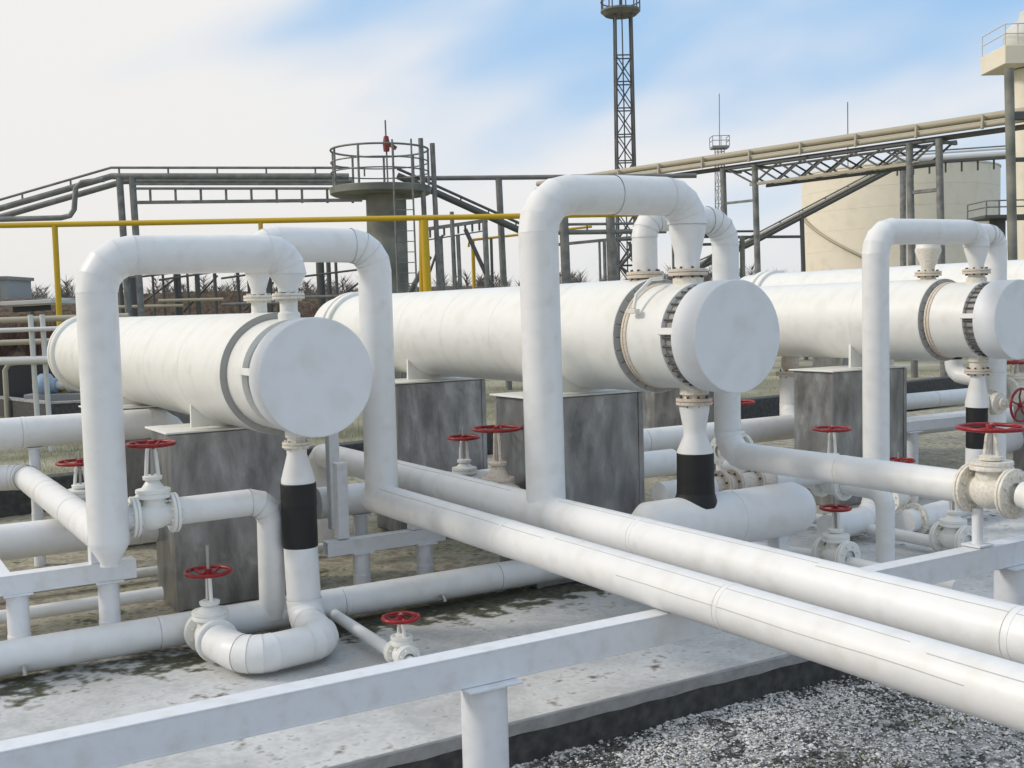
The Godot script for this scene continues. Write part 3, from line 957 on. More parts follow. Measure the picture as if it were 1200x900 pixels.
	run(L5, [Vector3(-7.5, 0.50, -10.2), Vector3(-7.5, 0.67, -10.2), Vector3(-7.5, 0.665, -9.4)], 0.126, P, 0.15, 4, false, false)
	run(L5, [Vector3(-7.5, 0.665, -9.4), Vector3(-7.5, 0.655, -8.68), Vector3(-7.5, -2.12, -8.68), Vector3(-7.4, -2.12, -7.9)], 0.126, P, 0.22, 4, false, true, 1.6)
	var L6 := thing("loop_pipe", "white loop pipe hidden behind the right one, its leg dropping behind the bolted channel", "pipe", Vector3(-8.1, -2.2, -11.35), "white loop pipes over the exchangers")
	cone(L6, "reducer", Vector3(-8.1, 0.295, -10.2), Vector3(-8.1, 0.54, -10.2), 0.07, 0.135, M.valve_cream)
	run(L6, [Vector3(-8.1, 0.52, -10.2), Vector3(-8.1, 0.70, -10.2), Vector3(-8.1, 0.70, -11.35), Vector3(-8.1, -2.25, -11.35)], 0.122, P, 0.16, 4, true, true)
	# --- outlets with black wrapping
	var o1 := thing("outlet_pipe", "nearest bottom outlet pipe with a black wrapped length, bending round to a red wheel valve", "pipe", Vector3(-7.5, -2.2, -2.77), "outlet pipes with black wrapping")
	cone(o1, "reducer", Vector3(-7.505, -0.935, -2.77), Vector3(-7.50, -1.19, -2.77), 0.07, 0.117, P)
	q = MB.new()
	q.lathe(Vector3(-7.50, -1.18, -2.77), Vector3.DOWN, [Vector2(0, 0.10), Vector2(0, 0.122), Vector2(0.006, 0.125), Vector2(0.16, 0.126), Vector2(0.162, 0.123), Vector2(0.45, 0.123), Vector2(0.456, 0.118)], 40)
	part("black_wrap", q, M.wrap_black, o1)
	run(o1, [Vector3(-7.50, -1.60, -2.77), Vector3(-7.46, -2.155, -2.77), Vector3(-6.93, -2.155, -2.70), Vector3(-6.86, -2.155, -2.16), Vector3(-7.30, -2.155, -2.10)], 0.119, P, 0.17, 4)
	var o2 := thing("outlet_pipe", "middle outlet pipe with a thick black wrapped length standing on a fat white header", "pipe", Vector3(-6.42, -1.4, -5.47), "outlet pipes with black wrapping")
	cone(o2, "reducer", Vector3(-6.423, -0.745, -5.47), Vector3(-6.42, -0.95, -5.47), 0.11, 0.085, P)
	cone(o2, "reducer", Vector3(-6.42, -0.94, -5.47), Vector3(-6.42, -1.11, -5.47), 0.085, 0.134, P)
	q = MB.new()
	q.lathe(Vector3(-6.42, -1.10, -5.47), Vector3.DOWN, [Vector2(0, 0.10), Vector2(0, 0.134), Vector2(0.006, 0.138), Vector2(0.22, 0.139), Vector2(0.30, 0.142), Vector2(0.36, 0.158), Vector2(0.40, 0.165), Vector2(0.41, 0.13)], 40)
	part("black_wrap", q, M.wrap_black, o2)
	var hd := thing("header_pipe", "fat white header pipe under the middle black wrapping, closed at its right end", "pipe", Vector3(-6.4, SLAB, -5.8))
	q = MB.new()
	q.lathe(Vector3(-6.42, -1.63, -5.02), Vector3(0, 0, -1), [Vector2(-0.10, 0), Vector2(-0.09, 0.09), Vector2(-0.05, 0.17), Vector2(0, 0.205), Vector2(0.78, 0.207), Vector2(0.781, 0.211), Vector2(0.83, 0.211), Vector2(0.832, 0.207), Vector2(1.45, 0.207), Vector2(1.53, 0.17), Vector2(1.575, 0.09), Vector2(1.585, 0)], 44, true)
	part("drum", q, P, hd)
	for z in [-5.2, -6.3]:
		q = MB.new()
		q.box(Vector3(-6.42, -2.06, z), Vector3(0.14, 0.48, 0.10), Basis(), 0.006)
		part("leg", q, M.beam_paint, hd)
	var o3 := thing("outlet_pipe", "right outlet pipe with a narrow black wrapped length behind the big red wheel", "pipe", Vector3(-7.5, -2.2, -10.2), "outlet pipes with black wrapping")
	cone(o3, "reducer", Vector3(-7.48, -0.795, -10.2), Vector3(-7.49, -1.14, -10.2), 0.075, 0.118, P)
	q = MB.new()
	q.lathe(Vector3(-7.49, -1.13, -10.2), Vector3.DOWN, [Vector2(0, 0.08), Vector2(0, 0.105), Vector2(0.005, 0.108), Vector2(0.45, 0.108), Vector2(0.455, 0.10)], 36)
	part("black_wrap", q, M.wrap_black, o3)
	run(o3, [Vector3(-7.49, -1.57, -10.2), Vector3(-7.50, -2.15, -10.2), Vector3(-7.26, -2.15, -8.80)], 0.112, P, 0.19, 4)
	flange(o3, Vector3(-7.29, -2.15, -8.98), Vector3(0, 0, 1), 0.16, 0.10, M.valve_cream, 8, 0.02)
	var o4 := thing("drain_pipe", "short black wrapped stub with a white elbow under the farthest exchanger", "pipe", Vector3(-9.84, -1.0, -12.9))
	q = MB.new()
	q.lathe(Vector3(-9.84, -0.40, -12.9), Vector3.DOWN, [Vector2(0, 0.10), Vector2(0, 0.112), Vector2(0.42, 0.112), Vector2(0.425, 0.09)], 32)
	part("black_wrap", q, M.wrap_black, o4)
	run(o4, [Vector3(-9.84, -0.78, -12.9), Vector3(-9.84, -1.03, -12.9), Vector3(-9.2, -1.08, -12.9), Vector3(-9.2, -2.2, -12.9)], 0.108, P, 0.17, 4)

func build_low_pipes() -> void:
	var P: Material = M.pipe_white
	var q := MB.new()
	var a := thing("ground_pipe", "low white pipe across the foot of the near piers, just above the mossy slab", "pipe", Vector3(-7.78, SLAB, -2.6))
	run(a, [Vector3(-7.80, -2.155, 2.2), Vector3(-7.74, -2.155, -7.2)], 0.112, P, 0.2, 4, true, true, 1.35)
	for z in [-0.95, -3.95]:
		q = MB.new()
		q.tube([Vector3(-7.665, -2.20, z), Vector3(-7.60, -2.20, z), Vector3(-7.59, -2.235, z)], 0.014, 8)
		part("drain_nipple", q, M.stem_steel, a)
	var b := thing("drop_pipe", "white pipe from the left wheel valve bending down to the low mossy pipe", "pipe", Vector3(-7.62, SLAB, -2.6))
	run(b, [Vector3(-7.62, -1.305, -1.95), Vector3(-7.62, -1.30, -2.60), Vector3(-7.74, -2.16, -2.63)], 0.093, P, 0.15, 3)
	run(b, [Vector3(-7.60, -1.31, -1.52), Vector3(-7.61, -1.31, -1.66)], 0.08, P)
	var c := thing("drain_line", "thin white line from the low pipe out to the small wheel valve", "pipe", Vector3(-7.1, SLAB, -3.05))
	run(c, [Vector3(-7.70, -2.20, -3.06), Vector3(-6.56, -2.22, -3.04)], 0.042, P)
	run(c, [Vector3(-6.36, -2.22, -3.04), Vector3(-6.22, -2.22, -3.04)], 0.042, P)
	# left, behind
	var d := thing("cross_pipe", "thick white pipe crossing behind the leftmost exchanger's piers at the left edge", "pipe", Vector3(-11.2, SLAB, -1.0))
	run(d, [Vector3(-11.3, -1.035, 3.2), Vector3(-11.3, -1.035, -2.9), Vector3(-11.3, -2.28, -3.0)], 0.146, P, 0.25, 4)
	d = thing("cross_pipe", "shaded white pipe crossing low at the left edge below the bent branch pipe", "pipe", Vector3(-9.4, SLAB, -1.0))
	run(d, [Vector3(-9.4, -1.70, 3.2), Vector3(-9.4, -1.70, -3.4)], 0.14, P)
	d = thing("cross_pipe", "thin grey pipe lying lowest behind the short beam at the left edge", "pipe", Vector3(-8.7, SLAB, -1.0))
	run(d, [Vector3(-8.75, -2.12, 3.2), Vector3(-8.75, -2.12, -2.1)], 0.05, P)
	d = thing("cross_pipe", "thin white pipe lying on the soil behind the near pier's left side", "pipe", Vector3(-9.9, SLAB, -1.0))
	run(d, [Vector3(-10.0, -2.22, 3.2), Vector3(-10.0, -2.22, -5.4)], 0.045, P)
	# middle
	d = thing("cross_pipe", "white pipe crossing behind the two long pipes under the twin red wheels", "pipe", Vector3(-9.1, SLAB, -5.0))
	run(d, [Vector3(-9.05, -1.62, -3.5), Vector3(-9.05, -1.62, -7.4)], 0.135, P)
	d = thing("cross_pipe", "second white crossing pipe in front of the rear middle pier", "pipe", Vector3(-9.75, SLAB, -5.0))
	run(d, [Vector3(-9.8, -1.78, -3.6), Vector3(-9.8, -1.78, -7.6)], 0.11, P)
	d = thing("stub_pipe", "white stub pipe beside the middle pier carrying the larger of the twin wheels", "pipe", Vector3(-7.95, SLAB, -4.6))
	run(d, [Vector3(-7.55, -1.62, -4.66), Vector3(-8.95, -1.62, -4.66)], 0.10, P)
	d = thing("cross_pipe", "white pipe passing behind the middle outlet towards the tan-sided pier", "pipe", Vector3(-10.2, SLAB, -8.0))
	run(d, [Vector3(-10.1, -1.545, -6.6), Vector3(-10.1, -1.545, -10.35)], 0.15, P)
	d = thing("cross_pipe", "upper white pipe between the right upright and the narrow black wrapping", "pipe", Vector3(-11.2, SLAB, -14.0))
	run(d, [Vector3(-11.2, -1.52, -11.4), Vector3(-11.2, -1.52, -18.5)], 0.12, P)
	d = thing("cross_pipe", "lower white pipe between the right upright and the narrow black wrapping", "pipe", Vector3(-10.2, SLAB, -14.0))
	run(d, [Vector3(-10.2, -1.72, -10.9), Vector3(-10.2, -1.72, -18.5)], 0.13, P)
	d = thing("cross_pipe", "white pipe leaving the frame at the right behind the big red wheel", "pipe", Vector3(-8.4, SLAB, -14.0))
	run(d, [Vector3(-8.6, -1.75, -12.0), Vector3(-8.6, -1.75, -18.5)], 0.15, P)
	d = thing("riser_pipe", "white riser with a rusty flange beside the tan-sided pier", "pipe", Vector3(-11.0, SLAB, -10.95))
	run(d, [Vector3(-10.9, -0.98, -10.95), Vector3(-10.9, -1.545, -10.95), Vector3(-10.1, -1.545, -10.2)], 0.14, P, 0.2, 4)
	flange(d, Vector3(-10.9, -0.95, -10.95), Vector3.UP, 0.19, 0.08, M.flange_rust, 8)
	# right, low
	d = thing("drain_line", "thin white line along the slab behind the rear long pipe, ending at a wheel valve", "pipe", Vector3(-7.8, SLAB, -7.3))
	run(d, [Vector3(-8.75, -2.2, -6.62), Vector3(-6.85, -2.2, -7.25)], 0.05, P)
	run(d, [Vector3(-6.55, -2.2, -7.25), Vector3(-5.5, -2.2, -7.25)], 0.05, P)
	d = thing("drain_line", "thin white line from the right upright's foot to a low wheel valve", "pipe", Vector3(-7.2, SLAB, -8.5))
	run(d, [Vector3(-8.6, -2.19, -8.42), Vector3(-6.58, -2.19, -8.42)], 0.055, P)
	run(d, [Vector3(-6.26, -2.19, -8.42), Vector3(-5.6, -2.19, -8.42)], 0.055, P)
	d = thing("spool_pipe", "cream flanged spool under the short loop's foot, behind the fat header", "pipe", Vector3(-7.3, SLAB, -6.4))
	run(d, [Vector3(-7.2, -1.545, -6.30), Vector3(-7.2, -1.545, -6.98)], 0.085, M.flange_rust)
	run(d, [Vector3(-7.2, -1.545, -6.98), Vector3(-7.2, -1.545, -7.6)], 0.10, P)
	run(d, [Vector3(-7.2, -1.545, -6.30), Vector3(-7.2, -1.545, -5.75)], 0.10, P)
	for z in [-6.42, -6.56, -6.80]:
		flange(d, Vector3(-7.2, -1.545, z), Vector3(0, 0, 1), 0.135, 0.07, M.flange_rust, 8, 0.018)
	q = MB.new()
	q.box(Vector3(-7.2, -1.97, -6.2), Vector3(0.1, 0.66, 0.1), Basis(), 0.006)
	part("leg", q, M.beam_paint, d)
	d = thing("ground_pipe", "low white pipe with flanges crossing the slab beneath the right wheel pipe", "pipe", Vector3(-8.3, SLAB, -7.9))
	run(d, [Vector3(-8.2, -2.05, -6.4), Vector3(-8.2, -2.05, -8.3)], 0.11, P)
	d = thing("wheel_pipe", "white pipe carrying the big red wheel valve out past the right edge", "pipe", Vector3(-3.9, -1.4, -6.3))
	cone(d, "reducer", Vector3(-4.30, -1.235, -6.3), Vector3(-4.08, -1.25, -6.3), 0.085, 0.15, M.shell_white)
	run(d, [Vector3(-4.1, -1.25, -6.3), Vector3(1.5, -1.25, -6.3)], 0.15, P)
	d = thing("stub_pipe", "white stub pipe before the tan-sided pier under a red wheel", "pipe", Vector3(-7.2, SLAB, -7.8))
	run(d, [Vector3(-8.6, -1.66, -7.75), Vector3(-7.36, -1.66, -7.75)], 0.08, P)
	run(d, [Vector3(-7.04, -1.66, -7.75), Vector3(-6.6, -1.66, -7.75), Vector3(-6.6, -2.28, -7.75)], 0.08, P)

func build_valves() -> void:
	var X := Vector3.RIGHT
	var Z := Vector3(0, 0, 1)
	valve("white gate valve with red wheel between the far left upright and the near pier", Vector3(-7.62, -1.31, -1.80), Z, 0.083, 0.150, 0.475, Vector3.UP, M.shell_white, 0.3, 0.02)
	valve("cream valve with tall stem and red wheel behind the near black wrapped pipe's bend", Vector3(-7.46, -2.15, -2.10), X, 0.088, 0.148, 0.44, Vector3.UP, M.shell_white, 0.1, 0.18)
	valve("small white valve with red wheel standing alone on the slab near the front beam", Vector3(-6.46, -2.20, -3.04), X, 0.052, 0.115, 0.245, Vector3.UP, M.shell_white, 0.5, 0.03)
	valve("valve mostly hidden behind the far left upright, red wheel poking out on its left", Vector3(-9.4, -1.53, -1.66), Z, 0.09, 0.17, 0.40, Vector3.UP, M.shell_white)
	valve("smaller of the twin valves beside the middle upright, red wheel lower and left", Vector3(-9.05, -1.62, -4.95), Z, 0.085, 0.14, 0.45, Vector3.UP, M.shell_white)
	valve("larger of the twin valves, rusty bonnet and tall stem beside the middle upright", Vector3(-7.95, -1.58, -4.66), X, 0.10, 0.195, 0.60, Vector3.UP, M.flange_rust, 0.2, 0.22)
	valve("valve with dark yoke just right of the middle exchanger's cover, half a red wheel showing", Vector3(-9.0, -1.56, -8.18), Z, 0.10, 0.24, 0.51, Vector3.UP, M.shell_white, 0.3, 0.09)
	valve("valve with red wheel in front of the tan-sided pier", Vector3(-7.2, -1.66, -7.75), X, 0.085, 0.165, 0.50, Vector3.UP, M.shell_white, 0.3, 0.03)
	valve("low white valve with red wheel on the slab right of the fat header", Vector3(-6.7, -2.16, -7.25), X, 0.085, 0.122, 0.40, Vector3.UP, M.shell_white)
	valve("low white valve at the right by the front beam, wheel seen edge on", Vector3(-6.42, -2.13, -8.42), X, 0.085, 0.16, 0.46, Vector3.UP, M.shell_white)
	valve("big cream valve with the largest red wheel at the right edge", Vector3(-4.52, -1.235, -6.3), X, 0.098, 0.20, 0.405, Vector3.UP, M.valve_cream, 0.15, 0.03)
	valve("valve behind the right wheel pipe, only its red wheel's top showing", Vector3(-8.0, -2.1, -9.6), Z, 0.085, 0.16, 0.40, Vector3.UP, M.shell_white)
	valve("cream valve with small red wheel under the right exchanger's cover", Vector3(-8.1, -1.10, -11.72), Z, 0.11, 0.15, 0.34, Vector3.UP, M.valve_cream)
	valve("valve lying on its side at the right edge, red wheel facing forward", Vector3(-7.65, -1.13, -10.56), Z, 0.085, 0.17, 0.42, X, M.valve_cream)
	valve("distant rusty valve with red wheel on the riser behind the tan-sided pier", Vector3(-10.9, -0.80, -10.95), Vector3.UP, 0.10, 0.17, 0.34, Vector3(0.25, 0.94, -0.1).normalized(), M.flange_rust)

func frame_beam(o: Node, a: Vector3, b: Vector3, h: float, w: float) -> void:
	# channel section: web towards the eye, two flanges
	var t := (b - a).normalized()
	var side := Vector3.UP.cross(t).normalized()
	if side.x < 0: side = -side
	var q := MB.new()
	var bs := Basis(side, Vector3.UP, t)
	if bs.determinant() < 0: bs = Basis(side, Vector3.UP, -t)
	var c := (a + b) * 0.5
	var l := (b - a).length()
	q.box(c + Vector3(0, -0.005, 0), Vector3(w, 0.010, l), bs, 0.002)
	q.box(c + Vector3(0, -h + 0.005, 0), Vector3(w, 0.010, l), bs, 0.002)
	q.box(c + side * (w * 0.5 - 0.006) + Vector3(0, -h * 0.5, 0), Vector3(0.009, h - 0.02, l), bs)
	q.box(c - side * (w * 0.5 - 0.006) + Vector3(0, -h * 0.5, 0), Vector3(0.009, h - 0.02, l), bs)
	part("crossbeam", q, M.beam_paint, o)

func round_post(o: Node, p: Vector3, top: float, bottom: float, r: float) -> void:
	var q := MB.new()
	q.lathe(Vector3(p.x, bottom, p.z), Vector3.UP, [Vector2(0, r + 0.003), Vector2((top - bottom) * 0.45, r + 0.003), Vector2((top - bottom) * 0.45 + 0.003, r), Vector2(top - bottom - 0.012, r)], 36)
	var s := part("post", q, M.beam_paint, o)
	q = MB.new()
	q.box(Vector3(p.x, top - 0.006, p.z), Vector3(r * 2.3, 0.012, r * 2.6), Basis(), 0.002)
	part("cap_plate", q, M.beam_paint, s)

func build_supports() -> void:
	var o := thing("support_frame", "long white painted beam across the foreground on round posts, carrying the two long pipes", "support frame", Vector3(-4.61, GROUND, -2.6))
	frame_beam(o, Vector3(-4.61, -1.612, 2.2), Vector3(-4.61, -1.612, -11.5), 0.158, 0.12)
	for z in [1.0, -2.6, -6.66, -10.2]:
		round_post(o, Vector3(-4.62, 0, z), -1.772, GROUND - 0.05, 0.112)
	var q := MB.new()
	q.box(Vector3(-4.61, -1.566, -4.15), Vector3(0.12, 0.088, 0.16), Basis(), 0.006)
	part("pipe_shoe", q, M.beam_paint, o)
	o = thing("support_frame", "short white beam on two round posts behind the low pipe at the left edge", "support frame", Vector3(-8.0, SLAB, -1.2))
	frame_beam(o, Vector3(-8.0, -1.66, 0.6), Vector3(-8.0, -1.66, -1.74), 0.13, 0.12)
	for z in [-0.98, -1.56, 0.4]: round_post(o, Vector3(-8.0, 0, z), -1.79, SLAB, 0.07)
	q = MB.new()
	q.bar(Vector3(-8.05, -1.72, -0.93), Vector3(-9.4, -1.72, -0.93), 0.06, 0.10, 0.004)
	part("side_beam", q, M.beam_paint, o)
	q = MB.new()
	q.box(Vector3(-8.0, -1.605, -1.49), Vector3(0.10, 0.11, 0.09), Basis(), 0.004)
	part("pipe_shoe", q, M.beam_paint, o)
	o = thing("support_frame", "white beam on two short round posts under the start of the long pipes", "support frame", Vector3(-8.5, SLAB, -3.9))
	frame_beam(o, Vector3(-8.5, -1.84, -3.35), Vector3(-8.5, -1.84, -4.42), 0.12, 0.11)
	for z in [-3.66, -4.24]: round_post(o, Vector3(-8.5, 0, z), -1.96, SLAB, 0.07)
	q = MB.new()
	q.box(Vector3(-8.5, -1.52, -3.50), Vector3(0.09, 0.62, 0.09), Basis(), 0.004)
	part("upright_bar", q, M.beam_paint, o)
	q = MB.new()
	q.box(Vector3(-8.9, -1.30, -3.60), Vector3(0.09, 1.06, 0.09), Basis(), 0.004)
	part("upright_bar", q, M.beam_paint, o)
	q = MB.new()
	q.box(Vector3(-8.5, -1.67, -4.15), Vector3(0.09, 0.33, 0.09), Basis(), 0.004)
	part("pipe_shoe", q, M.beam_paint, o)
	o = thing("support_frame", "small white beam and post between the right upright and the narrow black wrapping", "support frame", Vector3(-9.2, SLAB, -11.6))
	frame_beam(o, Vector3(-9.4, -1.52, -11.2), Vector3(-9.2, -1.50, -13.0), 0.12, 0.11)
	for z in [-11.45, -12.8]: round_post(o, Vector3(-9.35, 0, z), -1.64, SLAB, 0.09)
	o = thing("support_frame", "slim white post with a foot plate under the big cream valve", "support frame", Vector3(-4.36, SLAB, -6.3))
	q = MB.new()
	q.rod(Vector3(-4.62, -1.60, -6.3), Vector3(-4.62, -1.36, -6.3), 0.035, 14)
	part("post", q, M.beam_paint, o)
	q = MB.new()
	q.box(Vector3(-4.62, -1.60, -6.3), Vector3(0.14, 0.012, 0.14))
	part("foot_plate", q, M.beam_paint, o)
	o = thing("support_frame", "row of plain posts carrying the white crossing pipe behind the middle outlet", "support frame", Vector3(-10.1, SLAB, -8.0))
	for z in [-7.3, -9.0]: round_post(o, Vector3(-10.1, 0, z), -1.70, SLAB, 0.06)
	o = thing("support_frame", "plain posts carrying the crossing pipe under the twin red wheels", "support frame", Vector3(-9.05, SLAB, -5.0))
	for z in [-3.9, -6.6]: round_post(o, Vector3(-9.05, 0, z), -1.75, SLAB, 0.06)
	o = thing("support_frame", "plain posts carrying the thick crossing pipe at the left edge", "support frame", Vector3(-11.3, SLAB, -1.0))
	for z in [-1.6, 1.2]: round_post(o, Vector3(-11.3, 0, z), -1.18, SLAB, 0.05)

# ------------------------------------------------------------------ skyline
func pole(o: Node, called: String, a: Vector3, b: Vector3, r: float, m: Material, sides := 12) -> MeshInstance3D:
	var q := MB.new()
	q.rod(a, b, r, sides)
	return part(called, q, m, o)

func barp(o: Node, called: String, a: Vector3, b: Vector3, w: float, h: float, m: Material) -> MeshInstance3D:
	var q := MB.new()
	q.bar(a, b, w, h, minf(w, h) * 0.12)
	return part(called, q, m, o)

func build_left_skyline() -> void:
	var G := GROUND
	# yellow gas line
	var y := thing("gas_pipeline", "long yellow gas pipeline on yellow posts behind the left exchangers", "pipeline", bg(-5, G, 30))
	pole(y, "pipe", bg(-26, 2.62, 30), bg(3.75, 2.42, 30), 0.072, M.yellow_paint, 16)
	for s in [-22.0, -11.98, 3.7]: pole(y, "post", bg(s, G, 30), bg(s, 2.5, 30), 0.075, M.yellow_paint)
	pole(y, "post", bg(-2.42, G, 30.2), bg(-2.30, 2.5, 30.2), 0.07, M.yellow_paint)
	pole(y, "post", bg(-2.12, G, 30.0), bg(-2.22, 2.4, 30.0), 0.11, M.yellow_paint)
	pole(y, "hanger", bg(-6.54, 2.1, 30), bg(-6.54, 2.5, 30), 0.06, M.yellow_paint)
	# pipe bridge
	var o := thing("pipe_bridge", "grey railed pipe bridge sloping down at the left edge, ending at the round platform", "pipe bridge", bg(-9, G, 36))
	var bend := [[-24.0, 1.6], [-16.07, 3.58], [-12.5, 4.50], [-5.0, 4.31]]
	for e in [[0.0, 36.0, 0.10], [-0.02, 37.2, 0.10]]:
		var q := MB.new()
		var pts := []
		for p in bend: pts.append(bg(p[0], p[1] + e[0], e[1]))
		q.tube(pts, e[2], 12)
		part("pipe", q, M.rack_grey, o)
	var q2 := MB.new()
	var rp := []
	for p in bend: rp.append(bg(p[0], p[1] + 0.27, 36.0))
	q2.tube(rp, 0.04, 8)
	part("handrail", q2, M.rack_grey, o)
	for k in 11:
		var s := -20.0 + k * 1.55
		var yy := 4.45
		if s < -12.5: yy = 4.50 + (s + 12.5) * 0.258
		elif s > -12.5: yy = 4.50 - (s + 12.5) * 0.025
		pole(o, "rail_post", bg(s, yy, 36), bg(s, yy + 0.27, 36), 0.03, M.rack_grey, 6)
	for e in [[4.24, 4.06, 0.035], [4.10, 3.92, 0.035], [3.66, 3.56, 0.05]]:
		var w := MB.new()
		w.bar(bg(-11.9, e[0], 36), bg(-4.6, e[1], 36), 0.12, e[2] * 2.0)
		part("chord", w, M.rack_grey, o)
	for k in 9:
		var s := -11.3 + k * 0.80
		var yy := 4.12 - (s + 11.9) * 0.027
		barp(o, "strut", bg(s, yy, 36), bg(s, yy - 0.46, 36), 0.07, 0.05, M.rack_grey)
	for e in [[-12.25, -11.98], [-11.85, -11.72]]:
		pole(o, "leg", bg(e[0] + 0.15, G, 36), bg(e[0], 4.45, 36), 0.11, M.rack_grey)
	var lp := thing("drop_loop", "grey pipe dropping from the bridge with a rounded bend at the left edge", "pipe", bg(-14, G, 35.7))
	q2 = MB.new()
	var pl := [bg(-26, 3.20, 35.6), bg(-14.0, 3.20, 35.6), bg(-13.72, 3.26, 35.6), bg(-13.58, 3.45, 35.6), bg(-13.5, 4.1, 35.6), bg(-13.3, 4.28, 35.6), bg(-12.6, 4.36, 35.6)]
	q2.tube(pl, 0.085, 12)
	part("pipe", q2, M.rack_grey, lp)
	# round platform on its column
	var c := Vector2(-3.78, 34.0)
	o = thing("platform_column", "stout grey column with a round railed platform and ladder, left of centre", "tower", bg(c.x, G, c.y))
	q2 = MB.new()
	q2.lathe(bg(c.x + 0.15, G, c.y), Vector3.UP, [Vector2(0, 0.60), Vector2(3.6 - G, 0.60)], 40)
	part("column", q2, M.column_green, o)
	q2 = MB.new()
	q2.lathe(bg(c.x, 3.48, c.y), Vector3.UP, [Vector2(0, 0), Vector2(0, 1.42), Vector2(0.04, 1.50), Vector2(0.22, 1.52), Vector2(0.24, 1.48), Vector2(0.24, 0)], 48)
	part("deck", q2, M.column_green, o)
	for yy in [0.45, 0.75, 1.12]:
		var ring := []
		for k in 40:
			var a := TAU * k / 40
			ring.append(bg(c.x + cos(a) * 1.45, 3.7 + yy, c.y + sin(a) * 1.45))
		q2 = MB.new()
		q2.tube(ring, 0.032 if yy > 1.0 else 0.022, 6, true)
		part("rail_ring", q2, M.rack_grey, o)
	for k in 9:
		var a := TAU * k / 9 + 0.2
		pole(o, "rail_post", bg(c.x + cos(a) * 1.45, 3.7, c.y + sin(a) * 1.45), bg(c.x + cos(a) * 1.45, 4.83, c.y + sin(a) * 1.45), 0.038, M.rack_grey, 6)
	for s in [0.18, 0.72]:
		pole(o, "ladder_rail", bg(c.x + s + 0.42, G, c.y - 1.56), bg(c.x + s + 0.36, 4.9, c.y - 1.56), 0.03, M.rack_grey, 6)
	for k in 22: pole(o, "rung", bg(c.x + 0.58, -2.2 + k * 0.3, c.y - 1.56), bg(c.x + 1.12, -2.2 + k * 0.3, c.y - 1.56), 0.014, M.rack_grey, 5)
	for e in [[1.28, 5.05], [1.62, 4.9]]:
		pole(o, "leg", bg(c.x + e[0] + 0.14, G, c.y - 0.6), bg(c.x + e[0], e[1], c.y - 0.6), 0.075, M.rack_grey)
	pole(o, "stay", bg(c.x + 0.45, -0.2, c.y - 1.2), bg(c.x + 1.45, 1.6, c.y - 0.7), 0.08, M.rack_dark)
	o = thing("warning_mast", "slim pole with a rusty red lamp head above the round platform", "mast", bg(c.x + 0.22, 3.72, c.y))
	pole(o, "pole", bg(c.x + 0.22, 3.72, c.y), bg(c.x + 0.2, 5.7, c.y), 0.028, M.rack_grey, 6)
	q2 = MB.new()
	q2.lathe(bg(c.x + 0.21, 4.78, c.y), Vector3.UP, [Vector2(0, 0), Vector2(0, 0.09), Vector2(0.25, 0.11), Vector2(0.45, 0.07), Vector2(0.45, 0)], 10)
	q2.bar(bg(c.x + 0.21, 5.05, c.y), bg(c.x + 0.5, 4.86, c.y), 0.09, 0.12)
	part("head", q2, M.antenna_red, o)
	# pipe and post right of the platform
	o = thing("overhead_pipe", "thin grey overhead pipe on a leaning post between the platform and the largest loop", "pipe", bg(-0.25, G, 36))
	pole(o, "pipe", bg(-3.2, 4.2, 36), bg(6.0, 4.06, 36), 0.075, M.rack_grey)
	pole(o, "post", bg(-0.10, G, 36), bg(-0.26, 4.12, 36), 0.105, M.rack_grey)
	o = thing("sloping_pipe", "dark twin pipe sloping down right from the round platform", "pipe", bg(0, G, 35.6))
	for e in [[0.0, 0.11, 35.4], [0.22, 0.045, 35.4], [0.05, 0.09, 36.2]]:
		q2 = MB.new()
		q2.tube([bg(-3.4, 4.22 + e[0], e[2]), bg(-2.7, 3.9 + e[0], e[2]), bg(0.5, 2.37 + e[0], e[2])], e[1], 10)
		part("pipe", q2, M.rack_dark, o)
	for k in 4: pole(o, "strut", bg(-2.3 + k * 0.85, 3.71 - k * 0.406, 35.4), bg(-2.3 + k * 0.85, 3.96 - k * 0.406, 35.4), 0.025, M.rack_dark, 6)
	pole(o, "post", bg(0.42, G, 35.8), bg(0.42, 2.4, 35.8), 0.06, M.rack_dark)
	# portal behind the largest loop
	o = thing("steel_portal", "two grey posts with crossing rails seen through the largest loop", "pipe rack", bg(2.4, G, 33))
	pole(o, "post", bg(1.72, G, 33), bg(1.61, 3.2, 33), 0.135, M.rack_grey)
	pole(o, "post", bg(3.04, G, 33), bg(2.97, 3.15, 33), 0.135, M.rack_grey)
	for e in [[2.42, 0.04], [2.19, 0.07]]: pole(o, "rail", bg(0.9, e[0], 33), bg(4.6, e[0] - 0.04, 33), e[1], M.rack_grey)
	pole(o, "strut", bg(2.3, 2.19, 33), bg(2.3, 2.40, 33), 0.03, M.rack_grey, 6)
	# comb rack
	o = thing("pipe_rack", "low grey pipe rack with a comb of short hangers right of the yellow post", "pipe rack", bg(-2, G, 45))
	barp(o, "beam", bg(-3.4, 3.22, 45), bg(-0.8, 3.53, 45), 0.1, 0.14, M.rack_grey)
	barp(o, "beam", bg(-3.4, 2.86, 46), bg(-1.0, 3.18, 46), 0.08, 0.05, M.rack_grey)
	for k in 9: barp(o, "hanger", bg(-3.1 + k * 0.28, 3.25 + k * 0.033, 45), bg(-3.1 + k * 0.28, 2.9 + k * 0.033, 45), 0.07, 0.07, M.rack_dark)
	for e in [[-2.72, 2.95, 0.11], [-2.22, 3.9, 0.085], [-2.0, 3.0, 0.08], [-0.92, 3.5, 0.11]]:
		pole(o, "post", bg(e[0] + 0.1, G, 45), bg(e[0], e[1], 45), e[2], M.rack_grey)
	pole(o, "brace", bg(-3.15, 1.55, 45), bg(-2.6, 3.0, 45), 0.05, M.rack_dark)
